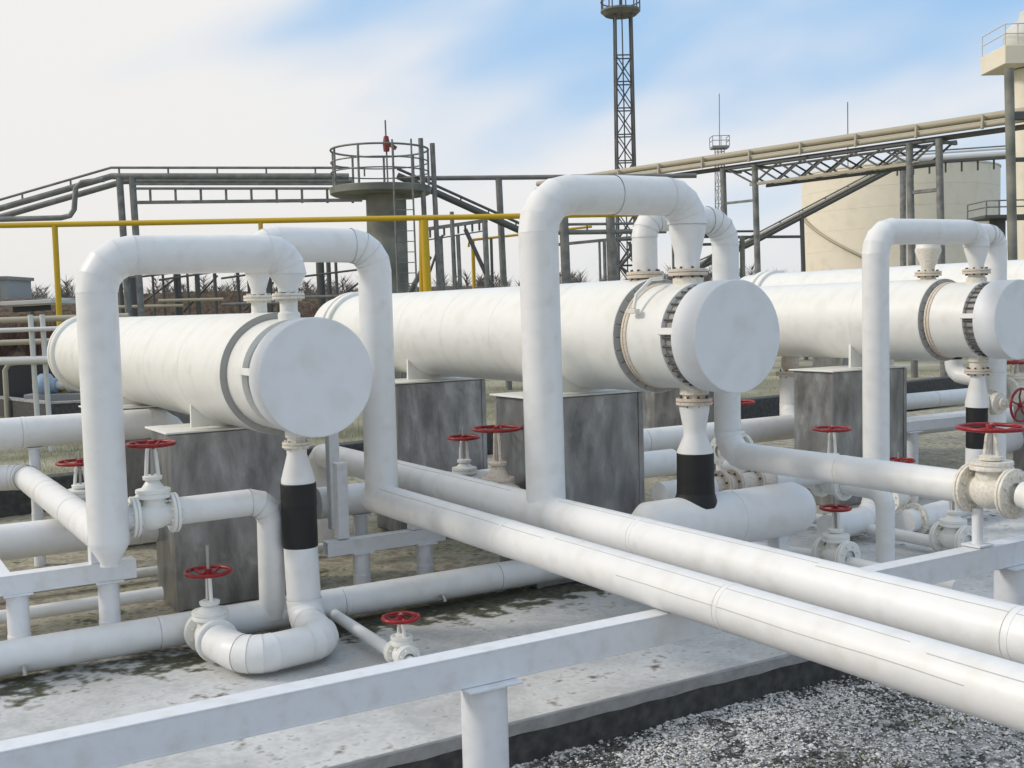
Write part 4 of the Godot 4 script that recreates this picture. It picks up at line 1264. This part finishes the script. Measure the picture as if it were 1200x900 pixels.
	pole(o, "brace", bg(-1.7, 3.2, 45), bg(-0.75, 1.0, 45), 0.085, M.rack_dark)
	o = thing("gas_pipeline", "short thin yellow pipe on a yellow post beside the comb of hangers", "pipeline", bg(-1.3, G, 46))
	q2 = MB.new()
	q2.tube([bg(-1.62, 2.55, 46), bg(-1.6, 2.82, 46), bg(3.4, 3.25, 46)], 0.055, 8)
	part("pipe", q2, M.yellow_paint, o)
	pole(o, "post", bg(-1.42, G, 46), bg(-1.45, 2.8, 46), 0.075, M.yellow_paint)
	pole(o, "post", bg(-0.68, G, 46), bg(-0.7, 2.85, 46), 0.06, M.rack_dark)
	# racks seen between the left loop and the exchanger below it
	var posts := [[153.0, 0.10, 2.4], [-1, 0, 0]]
	var labels := ["dark posts with a stepped rail seen under the far left loop", "group of dark posts seen under the middle of the left loop", "dark lattice of posts seen just left of the top nozzles", "pale posts seen right of the left exchanger's nozzles"]
	var sets := [
		[[-15.2, 2.2, 0.09], [-14.8, 2.1, 0.16], [-13.9, 1.9, 0.05], [-13.5, 1.8, 0.05], [-13.05, 2.1, 0.05]],
		[[-13.0, 2.25, 0.14], [-12.55, 2.3, 0.05], [-12.2, 2.2, 0.10], [-11.5, 2.3, 0.07]],
		[[-10.6, 2.3, 0.07], [-10.15, 2.4, 0.12], [-9.95, 2.4, 0.08], [-9.4, 2.4, 0.11], [-8.95, 2.6, 0.26]],
		[[-7.4, 2.0, 0.16], [-7.05, 2.1, 0.09], [-6.75, 2.0, 0.06], [-5.6, 1.9, 0.05], [-5.35, 1.9, 0.05]]]
	for i in 4:
		o = thing("post_rack", labels[i], "pipe rack", bg(sets[i][0][0], G, 44), "post racks behind the left exchanger")
		for p in sets[i]:
			pole(o, "post", bg(p[0] + 0.05, G, 44 + 2.0 * p[2]), bg(p[0], p[1], 44 + 2.0 * p[2]), p[2], M.rack_dark)
		var s0: float = sets[i][0][0] - 0.5
		var s1: float = sets[i][sets[i].size() - 1][0] + 0.5
		pole(o, "rail", bg(s0, 1.45, 43.6), bg(s1, 1.75, 43.6), 0.045, M.rack_dark, 6)
		pole(o, "rail", bg(s0, 0.45 + 0.2 * (i % 2), 43.4), bg(s1, 0.45 + 0.2 * (i % 2), 43.4), 0.06, M.rack_beige if i < 2 else M.rack_grey, 8)
		pole(o, "brace", bg(s0 + 0.6, 0.2, 44.6), bg(s1 - 0.5, 1.6, 44.6), 0.045, M.rack_dark, 6)
	# left edge: low white pipes, canopy, far building
	o = thing("pipe_row", "row of low white pipes on thin posts at the left edge", "pipe rack", bg(-10, G, 22))
	for e in [[0.02, 22.5, 0.06, M.rack_beige], [-0.18, 22.0, 0.045, M.far_white], [-0.45, 24.0, 0.06, M.rack_beige], [-0.78, 22.0, 0.075, M.far_white]]:
		pole(o, "pipe", bg(-18.0, e[0] - 0.06, e[1]), bg(-7.6, e[0] + 0.03, e[1]), e[2], e[3])
	for s in [-9.35, -9.12, -12.6]: pole(o, "post", bg(s, G, 22.1), bg(s - 0.04, 0.12, 22.1), 0.05, M.far_white)
	for s in [-8.75, -10.1]: pole(o, "post", bg(s, -0.5, 22.1), bg(s, -0.1, 22.1), 0.03, M.far_white)
	o = thing("canopy", "pale flat canopy roof on a thin post at the far left", "canopy", bg(-14.3, G, 34))
	barp(o, "roof", bg(-14.8, 0.52, 34), bg(-13.3, 0.56, 34), 2.4, 0.12, M.far_white)
	barp(o, "fascia", bg(-14.6, 0.34, 33.2), bg(-13.5, 0.38, 33.2), 0.10, 0.16, M.dark_steel)
	for s in [-14.4, -13.6]: pole(o, "post", bg(s, G, 34), bg(s, 0.4, 34), 0.07, M.rack_grey)
	o = thing("site_building", "small pale grey building on the horizon at the left edge", "building", bg(-54, G, 120))
	q2 = MB.new()
	q2.box(bg(-55.0, 0.9, 120), Vector3(6, 7.0, 6), Basis(rh, Vector3.UP, -fh))
	part("wall", q2, M.far_grey, o)
	q2 = MB.new()
	q2.box(bg(-55.0, 4.5, 120), Vector3(6.5, 0.35, 6.5), Basis(rh, Vector3.UP, -fh))
	part("roof", q2, M.rack_grey, o)
	for k in 4:
		q2 = MB.new()
		q2.box(bg(-57.0 + k * 1.3, 3.1, 116.98), Vector3(0.7, 1.3, 0.1), Basis(rh, Vector3.UP, -fh))
		part("window", q2, M.dark_steel, o)
	o = thing("site_building", "low grey shed beside the pale building on the horizon", "building", bg(-47, G, 118))
	q2 = MB.new()
	q2.box(bg(-48.2, -0.2, 118), Vector3(5.0, 4.6, 6), Basis(rh, Vector3.UP, -fh))
	part("wall", q2, M.far_grey, o)
	q2 = MB.new()
	q2.box(bg(-48.2, 2.15, 118), Vector3(5.4, 0.25, 6.4), Basis(rh, Vector3.UP, -fh))
	part("roof", q2, M.far_white, o)
	# pump basin
	o = thing("pump_basin", "low dark kerbed concrete basin with a light top edge at the left", "basin", Vector3(-35, G, -5))
	var P0 := bg(-17.5, 0, 34.5); var P1 := bg(-11.7, 0, 28.4); var P2 := bg(-10.9, 0, 28.6); var P3 := bg(-9.6, 0, 31.5)
	var cor := [P0, P1, P2, P3]
	for i in 3:
		q2 = MB.new()
		var A: Vector3 = cor[i] + Vector3(0, G + 0.22, 0)
		var B: Vector3 = cor[i + 1] + Vector3(0, G + 0.22, 0)
		q2.bar(A, B, 0.22, 0.52)
		part("kerb", q2, M.bitumen, o)
		q2 = MB.new()
		q2.bar(A + Vector3(0, 0.285, 0), B + Vector3(0, 0.285, 0), 0.26, 0.05)
		part("kerb_cap", q2, M.concrete, o)
	o = thing("pump", "white pump with pale blue motor inside the kerbed basin", "pump", bg(-12, G, 29.8))
	q2 = MB.new()
	q2.lathe(bg(-12.35, -1.72, 29.8), rh, [Vector2(-0.30, 0), Vector2(-0.28, 0.2), Vector2(-0.12, 0.32), Vector2(0.1, 0.32), Vector2(0.2, 0.2), Vector2(0.3, 0.2), Vector2(0.3, 0)], 24, true)
	part("motor", q2, M.motor_blue, o)
	q2 = MB.new()
	q2.lathe(bg(-12.05, -1.72, 29.8), (rh + Vector3(0, 0.05, 0)).normalized(), [Vector2(0, 0), Vector2(0, 0.12), Vector2(0.25, 0.13), Vector2(0.3, 0.22), Vector2(0.75, 0.22), Vector2(0.8, 0.1), Vector2(1.1, 0.1), Vector2(1.1, 0)], 20, true)
	part("casing", q2, M.far_white, o)
	q2 = MB.new()
	q2.box(bg(-11.9, -2.18, 29.8), Vector3(1.9, 0.5, 0.5), Basis(rh, Vector3.UP, -fh), 0.02)
	part("base", q2, M.far_grey, o)
	o = thing("bent_pipe", "thin white bent pipe standing left of the pale blue motor", "pipe", bg(-13.6, G, 30))
	q2 = MB.new()
	q2.tube([bg(-13.5, G, 30), bg(-13.5, -1.3, 30), bg(-13.4, -1.14, 30), bg(-13.2, -1.1, 30), bg(-12.4, -1.1, 30)], 0.07, 10)
	part("pipe", q2, M.rack_beige, o)
	o = thing("equipment_cabinet", "dark green cabinet behind the pale blue motor at the left", "cabinet", bg(-13.3, G, 31.5))
	q2 = MB.new()
	q2.box(bg(-13.6, -1.75, 31.5), Vector3(2.4, 1.4, 0.7), Basis(rh, Vector3.UP, -fh), 0.02)
	part("cabinet_body", q2, M.dark_steel, o)
	q2 = MB.new()
	q2.box(bg(-13.6, -1.02, 31.5), Vector3(2.5, 0.06, 0.8), Basis(rh, Vector3.UP, -fh), 0.01)
	part("lid", q2, M.rack_grey, o)
	o = thing("equipment_cabinet", "dark navy cabinet just left of the far left upright's foot", "cabinet", bg(-10.0, G, 29.6))
	q2 = MB.new()
	q2.box(bg(-10.35, -1.95, 29.6), Vector3(1.1, 1.2, 0.7), Basis(rh, Vector3.UP, -fh), 0.02)
	part("cabinet_body", q2, M.dark_steel, o)
	q2 = MB.new()
	q2.box(bg(-10.35, -1.33, 29.6), Vector3(1.2, 0.05, 0.8), Basis(rh, Vector3.UP, -fh), 0.01)
	part("lid", q2, M.motor_blue, o)

func lattice(o: Node, base: Vector3, w0: float, w1: float, h: float, y0: float, bays: int, r: float, m: Material, turn := 0.3) -> void:
	var cor := []
	for k in 4:
		var a := TAU * k / 4 + PI / 4 + turn
		cor.append(Vector3(cos(a), 0, sin(a)))
	var at := func(k: int, t: float) -> Vector3: return base + (cor[k % 4] as Vector3) * lerpf(w0, w1, t) * 0.7071 + Vector3(0, h * t, 0)
	for k in 4: pole(o, "leg", at.call(k, 0.0), at.call(k, 1.0), r, m, 8)
	for i in bays:
		var t0: float = y0 * i / bays
		var t1: float = y0 * (i + 1) / bays
		for k in 4:
			pole(o, "girt", at.call(k, t1), at.call(k + 1, t1), r * 0.6, m, 5)
			pole(o, "brace", at.call(k, t0), at.call(k + 1, t1), r * 0.5, m, 5)
			pole(o, "brace", at.call(k + 1, t0), at.call(k, t1), r * 0.5, m, 5)

func railing(o: Node, pts: Array, h: float, r: float, m: Material) -> void:
	for yy in [h, h * 0.55]:
		var q := MB.new()
		var l := []
		for p in pts: l.append(p + Vector3(0, yy, 0))
		q.tube(l, r, 6)
		part("handrail", q, m, o)
	for p in pts:
		pole(o, "rail_post", p, p + Vector3(0, h, 0), r, m, 6)

func build_right_skyline() -> void:
	var G := GROUND
	# lighting mast
	var o := thing("lattice_mast", "tall dark lattice mast with a round platform, cut by the top edge", "mast", bg(8.2, G, 80))
	lattice(o, bg(8.35, G, 80), 1.36, 1.10, 23.2, 0.86, 11, 0.085, M.rack_dark, atan2(fh.z, fh.x))
	pole(o, "ladder", bg(8.35, 0, 79.6), bg(8.25, 20.4, 79.6), 0.05, M.rack_dark, 6)
	var q := MB.new()
	q.lathe(bg(8.2, 20.2, 80), Vector3.UP, [Vector2(0, 0), Vector2(0.0, 1.1), Vector2(0.25, 1.38), Vector2(0.38, 1.38), Vector2(0.38, 0)], 32)
	part("deck", q, M.column_green, o)
	for yy in [0.6, 1.15]:
		var ring := []
		for k in 28: ring.append(bg(8.2 + cos(TAU * k / 28) * 1.35, 20.55 + yy, 80 + sin(TAU * k / 28) * 1.35))
		q = MB.new()
		q.tube(ring, 0.045, 6, true)
		part("rail_ring", q, M.rack_dark, o)
	for k in 9: pole(o, "rail_post", bg(8.2 + cos(TAU * k / 9) * 1.35, 20.5, 80 + sin(TAU * k / 9) * 1.35), bg(8.2 + cos(TAU * k / 9) * 1.35, 21.7, 80 + sin(TAU * k / 9) * 1.35), 0.05, M.rack_dark, 6)
	pole(o, "spire", bg(8.2, 20.5, 80), bg(8.2, 27, 80), 0.09, M.rack_dark)
	# main trestle carrying beige pipes
	var T := func(u: float, y: float, off := 0.0) -> Vector3: return bg(5.67 + 9.57 * u - off * 0.75, y, 45.5 - 11.0 * u - off * 0.65)
	o = thing("pipe_trestle", "long beige pipe trestle with a cross-braced truss rising to the right edge", "pipe trestle", T.call(0.5, G))
	for e in [[5.52, 0.115, 0.0], [5.46, 0.10, -0.9], [5.26, 0.085, 0.1]]:
		q = MB.new()
		q.tube([T.call(-0.45, e[0] - 0.02, e[2]), T.call(1.9, e[0] + 0.02, e[2])], e[1], 14)
		part("pipe", q, M.rack_beige, o)
	for k in 9:
		var u := -0.1 + k * 0.15
		barp(o, "clamp", T.call(u, 5.14, 0.24), T.call(u, 5.56, 0.2), 0.09, 0.08, M.rack_beige)
	barp(o, "sleeper", T.call(-0.2, 5.10, -0.4), T.call(1.6, 5.12, -0.4), 0.7, 0.07, M.rack_dark)
	for off in [0.0, -1.0]:
		barp(o, "chord", T.call(0.34, 4.34, off), T.call(0.80, 4.38, off), 0.10, 0.11, M.rack_beige if off == 0.0 else M.rack_dark)
		barp(o, "chord", T.call(0.25, 5.02, off), T.call(0.85, 5.04, off), 0.08, 0.08, M.rack_dark)
		for k in 6:
			var u0 := 0.355 + k * 0.07
			barp(o, "brace", T.call(u0, 4.38, off), T.call(u0 + 0.07, 5.0, off), 0.06, 0.06, M.rack_dark)
			barp(o, "brace", T.call(u0 + 0.07, 4.38, off), T.call(u0, 5.0, off), 0.06, 0.06, M.rack_dark)
		barp(o, "brace", T.call(0.27, 5.0, off), T.call(0.35, 4.38, off), 0.06, 0.06, M.rack_dark)
		barp(o, "brace", T.call(0.84, 5.0, off), T.call(0.785, 4.42, off), 0.06, 0.06, M.rack_dark)
	for u in [0.255, 0.355, 0.775, 0.845]:
		pole(o, "leg", T.call(u + 0.012, G, 0), T.call(u, 5.05, 0), 0.115, M.rack_grey)
		barp(o, "cross_head", T.call(u, 4.98, 0.1), T.call(u, 4.98, -1.1), 0.12, 0.1, M.rack_grey)
	barp(o, "tie", T.call(0.255, 3.75), T.call(0.355, 3.75), 0.08, 0.09, M.rack_grey)
	barp(o, "tie", T.call(0.775, 3.45), T.call(0.845, 3.45), 0.10, 0.12, M.rack_grey)
	barp(o, "tie", T.call(0.775, 4.35), T.call(0.845, 4.35), 0.10, 0.12, M.rack_dark)
	# rising walkway
	o = thing("sloping_walkway", "narrow dark walkway rising to the right in front of the big tank", "walkway", bg(13, G, 50))
	for e in [[0.0, 50.0, 0.10, M.rack_dark], [0.05, 51.0, 0.10, M.rack_dark], [0.32, 50.0, 0.035, M.rack_grey], [0.18, 50.0, 0.06, M.rack_beige]]:
		q = MB.new()
		q.tube([bg(8.4, 1.6 + e[0], e[1]), bg(10.6, 2.55 + e[0], e[1]), bg(17.2, 5.82 + e[0], e[1])], e[2], 8)
		part("stringer", q, e[3], o)
	for k in 6: pole(o, "rail_post", bg(11.0 + k, 2.75 + k * 0.495, 50), bg(11.0 + k, 3.06 + k * 0.495, 50), 0.03, M.rack_grey, 6)
	pole(o, "leg", bg(13.1, G, 50), bg(12.95, 3.8, 50), 0.10, M.rack_dark)
	barp(o, "landing", bg(9.6, 2.92, 50), bg(13.0, 2.86, 50), 0.12, 0.12, M.rack_dark)
	pole(o, "rail", bg(8.0, 3.2, 50), bg(11.0, 3.15, 50), 0.05, M.rack_dark)
	o = thing("pipe_rack", "group of grey green posts under the left end of the braced truss", "pipe rack", bg(10, G, 48))
	for e in [[9.1, 2.9, 0.12], [9.55, 2.85, 0.14], [9.9, 2.85, 0.11]]: pole(o, "post", bg(e[0] + 0.03, G, 48), bg(e[0], e[1], 48), e[2], M.column_green)
	for yy in [2.82, 2.5]: pole(o, "rail", bg(7.4, yy, 47.6), bg(9.2, yy, 47.6), 0.06, M.rack_dark)
	pole(o, "brace", bg(7.6, 1.2, 47.6), bg(9.2, 2.6, 47.6), 0.07, M.rack_dark)
	o = thing("pipe_rack", "dark braced pipe rack between the short loop and the mast's foot", "pipe rack", bg(5, G, 46))
	barp(o, "beam", bg(1.9, 2.55, 46), bg(5.1, 2.78, 46), 0.14, 0.12, M.rack_grey)
	barp(o, "beam", bg(6.6, 2.75, 46), bg(8.2, 2.8, 46), 0.14, 0.14, M.rack_dark)
	for e in [[3.72, 0.05], [3.92, 0.07], [4.16, 0.06], [6.7, 0.05], [6.95, 0.07], [7.2, 0.05]]: pole(o, "post", bg(e[0], G, 46), bg(e[0] - 0.03, 2.7, 46), e[1], M.rack_grey)
	for e in [[4.5, 1.6, 5.4, 2.6], [4.5, 1.6, 5.5, 0.8], [5.0, 1.0, 5.4, 2.7], [4.9, 2.6, 5.2, 1.2]]: pole(o, "brace", bg(e[0], e[1], 46), bg(e[2], e[3], 46), 0.075, M.rack_dark, 6)
	# railed walkway behind the right trestle
	o = thing("railed_walkway", "pale walkway with short dark hangers behind the right end of the trestle", "walkway", bg(24, G, 60))
	for e in [[0.0, 0.14, M.far_white], [0.28, 0.05, M.far_white], [0.42, 0.04, M.rack_grey]]: pole(o, "pipe", bg(20.4, 7.25 + e[0], 60), bg(30, 7.65 + e[0], 60), e[1], e[2])
	barp(o, "deck", bg(20.4, 7.05, 60), bg(30, 7.45, 60), 0.3, 0.12, M.rack_dark)
	for k in 12: barp(o, "hanger", bg(20.6 + k * 0.85, 7.0 + k * 0.035, 60), bg(20.6 + k * 0.85, 6.5 + k * 0.035, 60), 0.08, 0.08, M.rack_dark)
	for s in [20.9, 29.4]: pole(o, "leg", bg(s, G, 60), bg(s, 7.1, 60), 0.16, M.rack_grey)
	# tall post and platforms at the right edge
	o = thing("tall_post", "tall grey green post at the right edge crossing the trestle", "post", bg(14.7, G, 33))
	pole(o, "shaft", bg(14.78, G, 33), bg(14.56, 6.55, 33), 0.135, M.column_green, 16)
	barp(o, "arm", bg(14.6, 5.2, 33), bg(18, 5.2, 33), 0.2, 0.24, M.rack_dark)
	barp(o, "arm", bg(14.6, 3.95, 33), bg(18, 3.95, 33), 0.16, 0.12, M.rack_dark)
	o = thing("platform_column", "small railed platform on a dark column near the right edge", "tower", bg(19.4, G, 45))
	pole(o, "column", bg(19.45, G, 45), bg(19.42, 3.1, 45), 0.30, M.rack_dark, 20)
	q = MB.new()
	q.box(bg(19.9, 3.12, 45), Vector3(2.7, 0.12, 1.8), Basis(rh, Vector3.UP, -fh), 0.01)
	part("deck", q, M.rack_dark, o)
	railing(o, [bg(18.6, 3.18, 45.9), bg(18.6, 3.18, 44.1), bg(19.1, 3.18, 44.1), bg(19.6, 3.18, 44.1), bg(20.2, 3.18, 44.1), bg(21.2, 3.18, 44.1)], 0.55, 0.03, M.rack_grey)
	o = thing("storage_vessel", "white vessel on a railed platform at the top right corner", "vessel", bg(27.6, G, 60))
	q = MB.new()
	q.lathe(bg(27.6, G, 60), Vector3.UP, [Vector2(0, 0.85), Vector2(14.4, 0.85)], 32)
	part("column", q, M.tank_cream, o)
	q = MB.new()
	q.box(bg(27.6, 12.35, 60), Vector3(4.0, 0.95, 3.0), Basis(rh, Vector3.UP, -fh), 0.03)
	part("deck", q, M.tank_cream, o)
	q = MB.new()
	q.lathe(bg(27.55, 12.8, 60), Vector3.UP, [Vector2(0, 0.9), Vector2(0.15, 1.15), Vector2(0.6, 1.3), Vector2(1.1, 1.2), Vector2(1.45, 0.85), Vector2(1.5, 0.55), Vector2(2.0, 0.52), Vector2(2.1, 0.3), Vector2(2.12, 0)], 28, true)
	part("tank_head", q, M.far_white, o)
	railing(o, [bg(25.65, 12.8, 61.4), bg(25.65, 12.8, 58.6), bg(26.3, 12.8, 58.6), bg(27.0, 12.8, 58.6), bg(28.2, 12.8, 58.6), bg(29.4, 12.8, 58.6)], 1.1, 0.03, M.far_white)
	# big tank
	o = thing("storage_tank", "big round cream storage tank on the right behind the trestle", "storage tank", bg(33.4, G, 95))
	var c := bg(33.4, G, 97)
	for k in 8:
		q = MB.new()
		var y0 := k * 1.66
		q.lathe(c + Vector3(0, y0, 0), Vector3.UP, [Vector2(0, 7.95), Vector2(0.0, 8.0), Vector2(1.65, 8.0), Vector2(1.66, 7.95)], 72)
		part("shell_ring", q, M.tank_cream, o)
	q = MB.new()
	q.lathe(c + Vector3(0, 13.26, 0), Vector3.UP, [Vector2(0, 8.06), Vector2(0.12, 8.06), Vector2(0.14, 7.9), Vector2(0.75, 0)], 64)
	part("roof", q, M.tank_cream, o)
	q = MB.new()
	var sp := []
	for k in 40:
		var a := -0.95 + k * 0.045
		var d := (-rh * cos(a) - fh * sin(a)).normalized()
		d = (-fh * cos(a - 0.7) - rh * sin(0.7 - a)).normalized()
		sp.append(c + d * 8.3 + Vector3(0, 10.2 - k * 0.19, 0))
	q.tube(sp, 0.12, 6)
	part("stair", q, M.rack_beige, o)
	# distant masts
	o = thing("distant_mast", "distant pale mast with a small basket and a needle above the trestle", "mast", bg(28, G, 150))
	lattice(o, bg(28.1, G, 150), 1.2, 0.9, 23.0, 0.98, 10, 0.06, M.far_grey)
	q = MB.new()
	q.box(bg(28.1, 20.5, 150), Vector3(2.2, 0.3, 2.2), Basis(rh, Vector3.UP, -fh), 0.02)
	part("basket_floor", q, M.far_grey, o)
	railing(o, [bg(27.0, 20.6, 151.1), bg(27.0, 20.6, 148.9), bg(28.1, 20.6, 148.9), bg(29.2, 20.6, 148.9), bg(29.2, 20.6, 151.1)], 1.3, 0.05, M.far_grey)
	pole(o, "needle", bg(28.1, 20.5, 150), bg(28.15, 27.5, 150), 0.06, M.far_grey, 6)
	for e in [["thin needle mast above the trestle, right of the distant basket", 45.0, 150.0, 26.0], ["short thin pole standing before the big tank's left side", 12.0, 62.0, 3.4], ["slim pole left of the big tank under the rising walkway", 13.6, 62.0, 4.1], ["slim lamp pole far left of the yellow post", -35.5, 105.0, 5.6], ["pair-side thin pole beside the far left upright", -37.5, 105.0, 6.2]]:
		o = thing("needle_pole", e[0], "pole", bg(e[1], G, e[2]), "thin poles on the horizon")
		pole(o, "shaft", bg(e[1], G, e[2]), bg(e[1], e[3], e[2]), 0.07, M.rack_grey, 6, )
		pole(o, "foot", bg(e[1], G, e[2]), bg(e[1], G + 1.0, e[2]), 0.11, M.rack_grey, 6)

func build_horizon() -> void:
	var q := MB.new()
	var hn := FastNoiseLite.new(); hn.seed = 91; hn.frequency = 0.05; hn.fractal_octaves = 4
	var prof := [[-7.0, GROUND - 0.05], [-2.2, 0.6], [-0.4, 1.55], [2.0, 1.6], [9.0, GROUND - 0.05]]
	var n := 160
	for i in n:
		var s0 := -110.0 + 230.0 * i / n
		var s1 := -110.0 + 230.0 * (i + 1) / n
		for k in 4:
			var pts := []
			for e in [[s0, k], [s1, k], [s1, k + 1], [s0, k + 1]]:
				var pr: Array = prof[e[1]]
				var hh: float = pr[1] if e[1] in [0, 4] else (pr[1] + 0.7 * hn.get_noise_2d(e[0], e[1] * 9.0) + (-0.9 if e[0] < -40 else 0.0))
				pts.append(bg(e[0], hh, 84.0 + pr[0] + e[0] * 0.10 + 1.2 * hn.get_noise_2d(e[0] + 200.0, e[1] * 5.0)))
			q.flat(pts[0], pts[1], pts[2], Vector3.UP); q.flat(pts[0], pts[2], pts[3], Vector3.UP)
	setting("earth_bank", q, M.dike_earth)
	# winter wood far behind
	var r := RandomNumberGenerator.new(); r.seed = 5
	q = MB.new()
	for i in 900:
		var d := r.randf_range(170, 250)
		var s := r.randf_range(-130, 130) * d / 200.0
		var h := r.randf_range(6.5, 12.0)
		var b := bg(s, GROUND, d)
		q.rod(b, b + Vector3(0, h * 0.7, 0), 0.12, 5, 0.03)
		for k in 80:
			var t := r.randf_range(0.15, 0.75)
			var p := b + Vector3(0, h * t, 0)
			var a := r.randf() * TAU
			var l := r.randf_range(0.16, 0.42) * h * (1.1 - t)
			var e := p + Vector3(cos(a) * l * 0.8, r.randf_range(0.5, 1.1) * l, sin(a) * l * 0.8)
			q.twig(p, e, 0.07)
	var o := single("winter_wood", q, M.twig, "bare brown winter trees along the horizon", "wood")
	o.set_meta("kind", "stuff")
	# dark scrub at the foot of the bank on the left and by the tank
	q = MB.new()
	for i in 110:
		var s := r.randf_range(-42, -6) if i < 80 else r.randf_range(17, 30)
		var d := r.randf_range(70, 76)
		var b := bg(s, GROUND, d)
		var h := r.randf_range(1.6, 3.6) if i < 80 else r.randf_range(3.6, 5.0)
		for k in 130:
			var a := r.randf() * TAU
			var l := r.randf_range(0.2, 1.3)
			var e := b + Vector3(cos(a) * l * 0.9, h * r.randf_range(0.3, 1.0), sin(a) * l * 0.9)
			q.twig(b + (e - b) * 0.2, e, 0.04)
	o = single("scrub", q, M.maroon, "tangled reddish winter scrub below the earth bank", "scrub")
	o.set_meta("kind", "stuff")
	# dry grass beyond the yard wall
	q = MB.new()
	for i in 70000:
		var d := 15.0 + pow(r.randf(), 1.6) * 26.0
		var s := r.randf_range(-0.55, 0.62) * d
		var p := bg(s, GROUND, d)
		if p.x > SX0 - 2.9 and p.z < SZ0 + 1.0 and p.z > SZ1 - 2.0: continue
		var l := r.randf_range(0.03, 0.10)
		var a := r.randf() * TAU
		var e := Vector3(cos(a) * l * 0.6, l, sin(a) * l * 0.6)
		var sd := Vector3(-sin(a), 0, cos(a)) * 0.006
		q.flat(p - sd, p + sd, p + e, Vector3.UP)
	o = single("dry_grass", q, M.dry_grass, "short dry olive grass on the ground beyond the yard", "grass")
	o.set_meta("kind", "stuff")

# ------------------------------------------------------------------ scene
func _ready() -> void:
	rng.seed = 1
	var cam := Camera3D.new()
	cam.name = "camera"
	var fw := fh * cos(PITCH) - Vector3.UP * sin(PITCH)
	var u0 := Vector3.UP * cos(PITCH) + fh * sin(PITCH)
	var R := rh * cos(ROLL) - u0 * sin(ROLL)
	var U := u0 * cos(ROLL) + rh * sin(ROLL)
	cam.transform = Transform3D(Basis(R, U, -fw), Vector3.ZERO)
	cam.fov = 37.654
	cam.near = 0.05
	cam.far = 2000.0
	add_child(cam)
	cam.current = true
	var we := WorldEnvironment.new()
	we.name = "environment"
	var env := Environment.new()
	env.background_mode = Environment.BG_SKY
	var sky := Sky.new()
	var pm := PanoramaSkyMaterial.new()
	pm.panorama = ImageTexture.create_from_image(sky_image())
	sky.sky_material = pm
	env.sky = sky
	env.ambient_light_source = Environment.AMBIENT_SOURCE_SKY
	env.tonemap_mode = Environment.TONE_MAPPER_LINEAR
	env.tonemap_exposure = 1.36
	env.sdfgi_enabled = true
	env.ssao_enabled = true
	env.ssil_enabled = true
	env.fog_enabled = true
	env.fog_density = 0.00015
	env.fog_light_color = Color(0.86, 0.87, 0.89)
	we.environment = env
	add_child(we)
	var sun := DirectionalLight3D.new()
	sun.name = "sun"
	sun.light_energy = 0.42
	sun.light_angular_distance = 10.0
	sun.light_color = Color(1.0, 0.965, 0.92)
	sun.shadow_enabled = true
	add_child(sun)
	sun.look_at_from_position(Vector3(-0.49, 0.62, 0.87) * 10.0, Vector3.ZERO)

	make_materials()
	mat("dry_grass", Color(0.66, 0.64, 0.53), 1.0)
	build_ground()
	build_slab()
	build_exchangers()
	build_low_pipes()
	build_supports()
	build_valves()
	build_left_skyline()
	build_right_skyline()
	build_horizon()
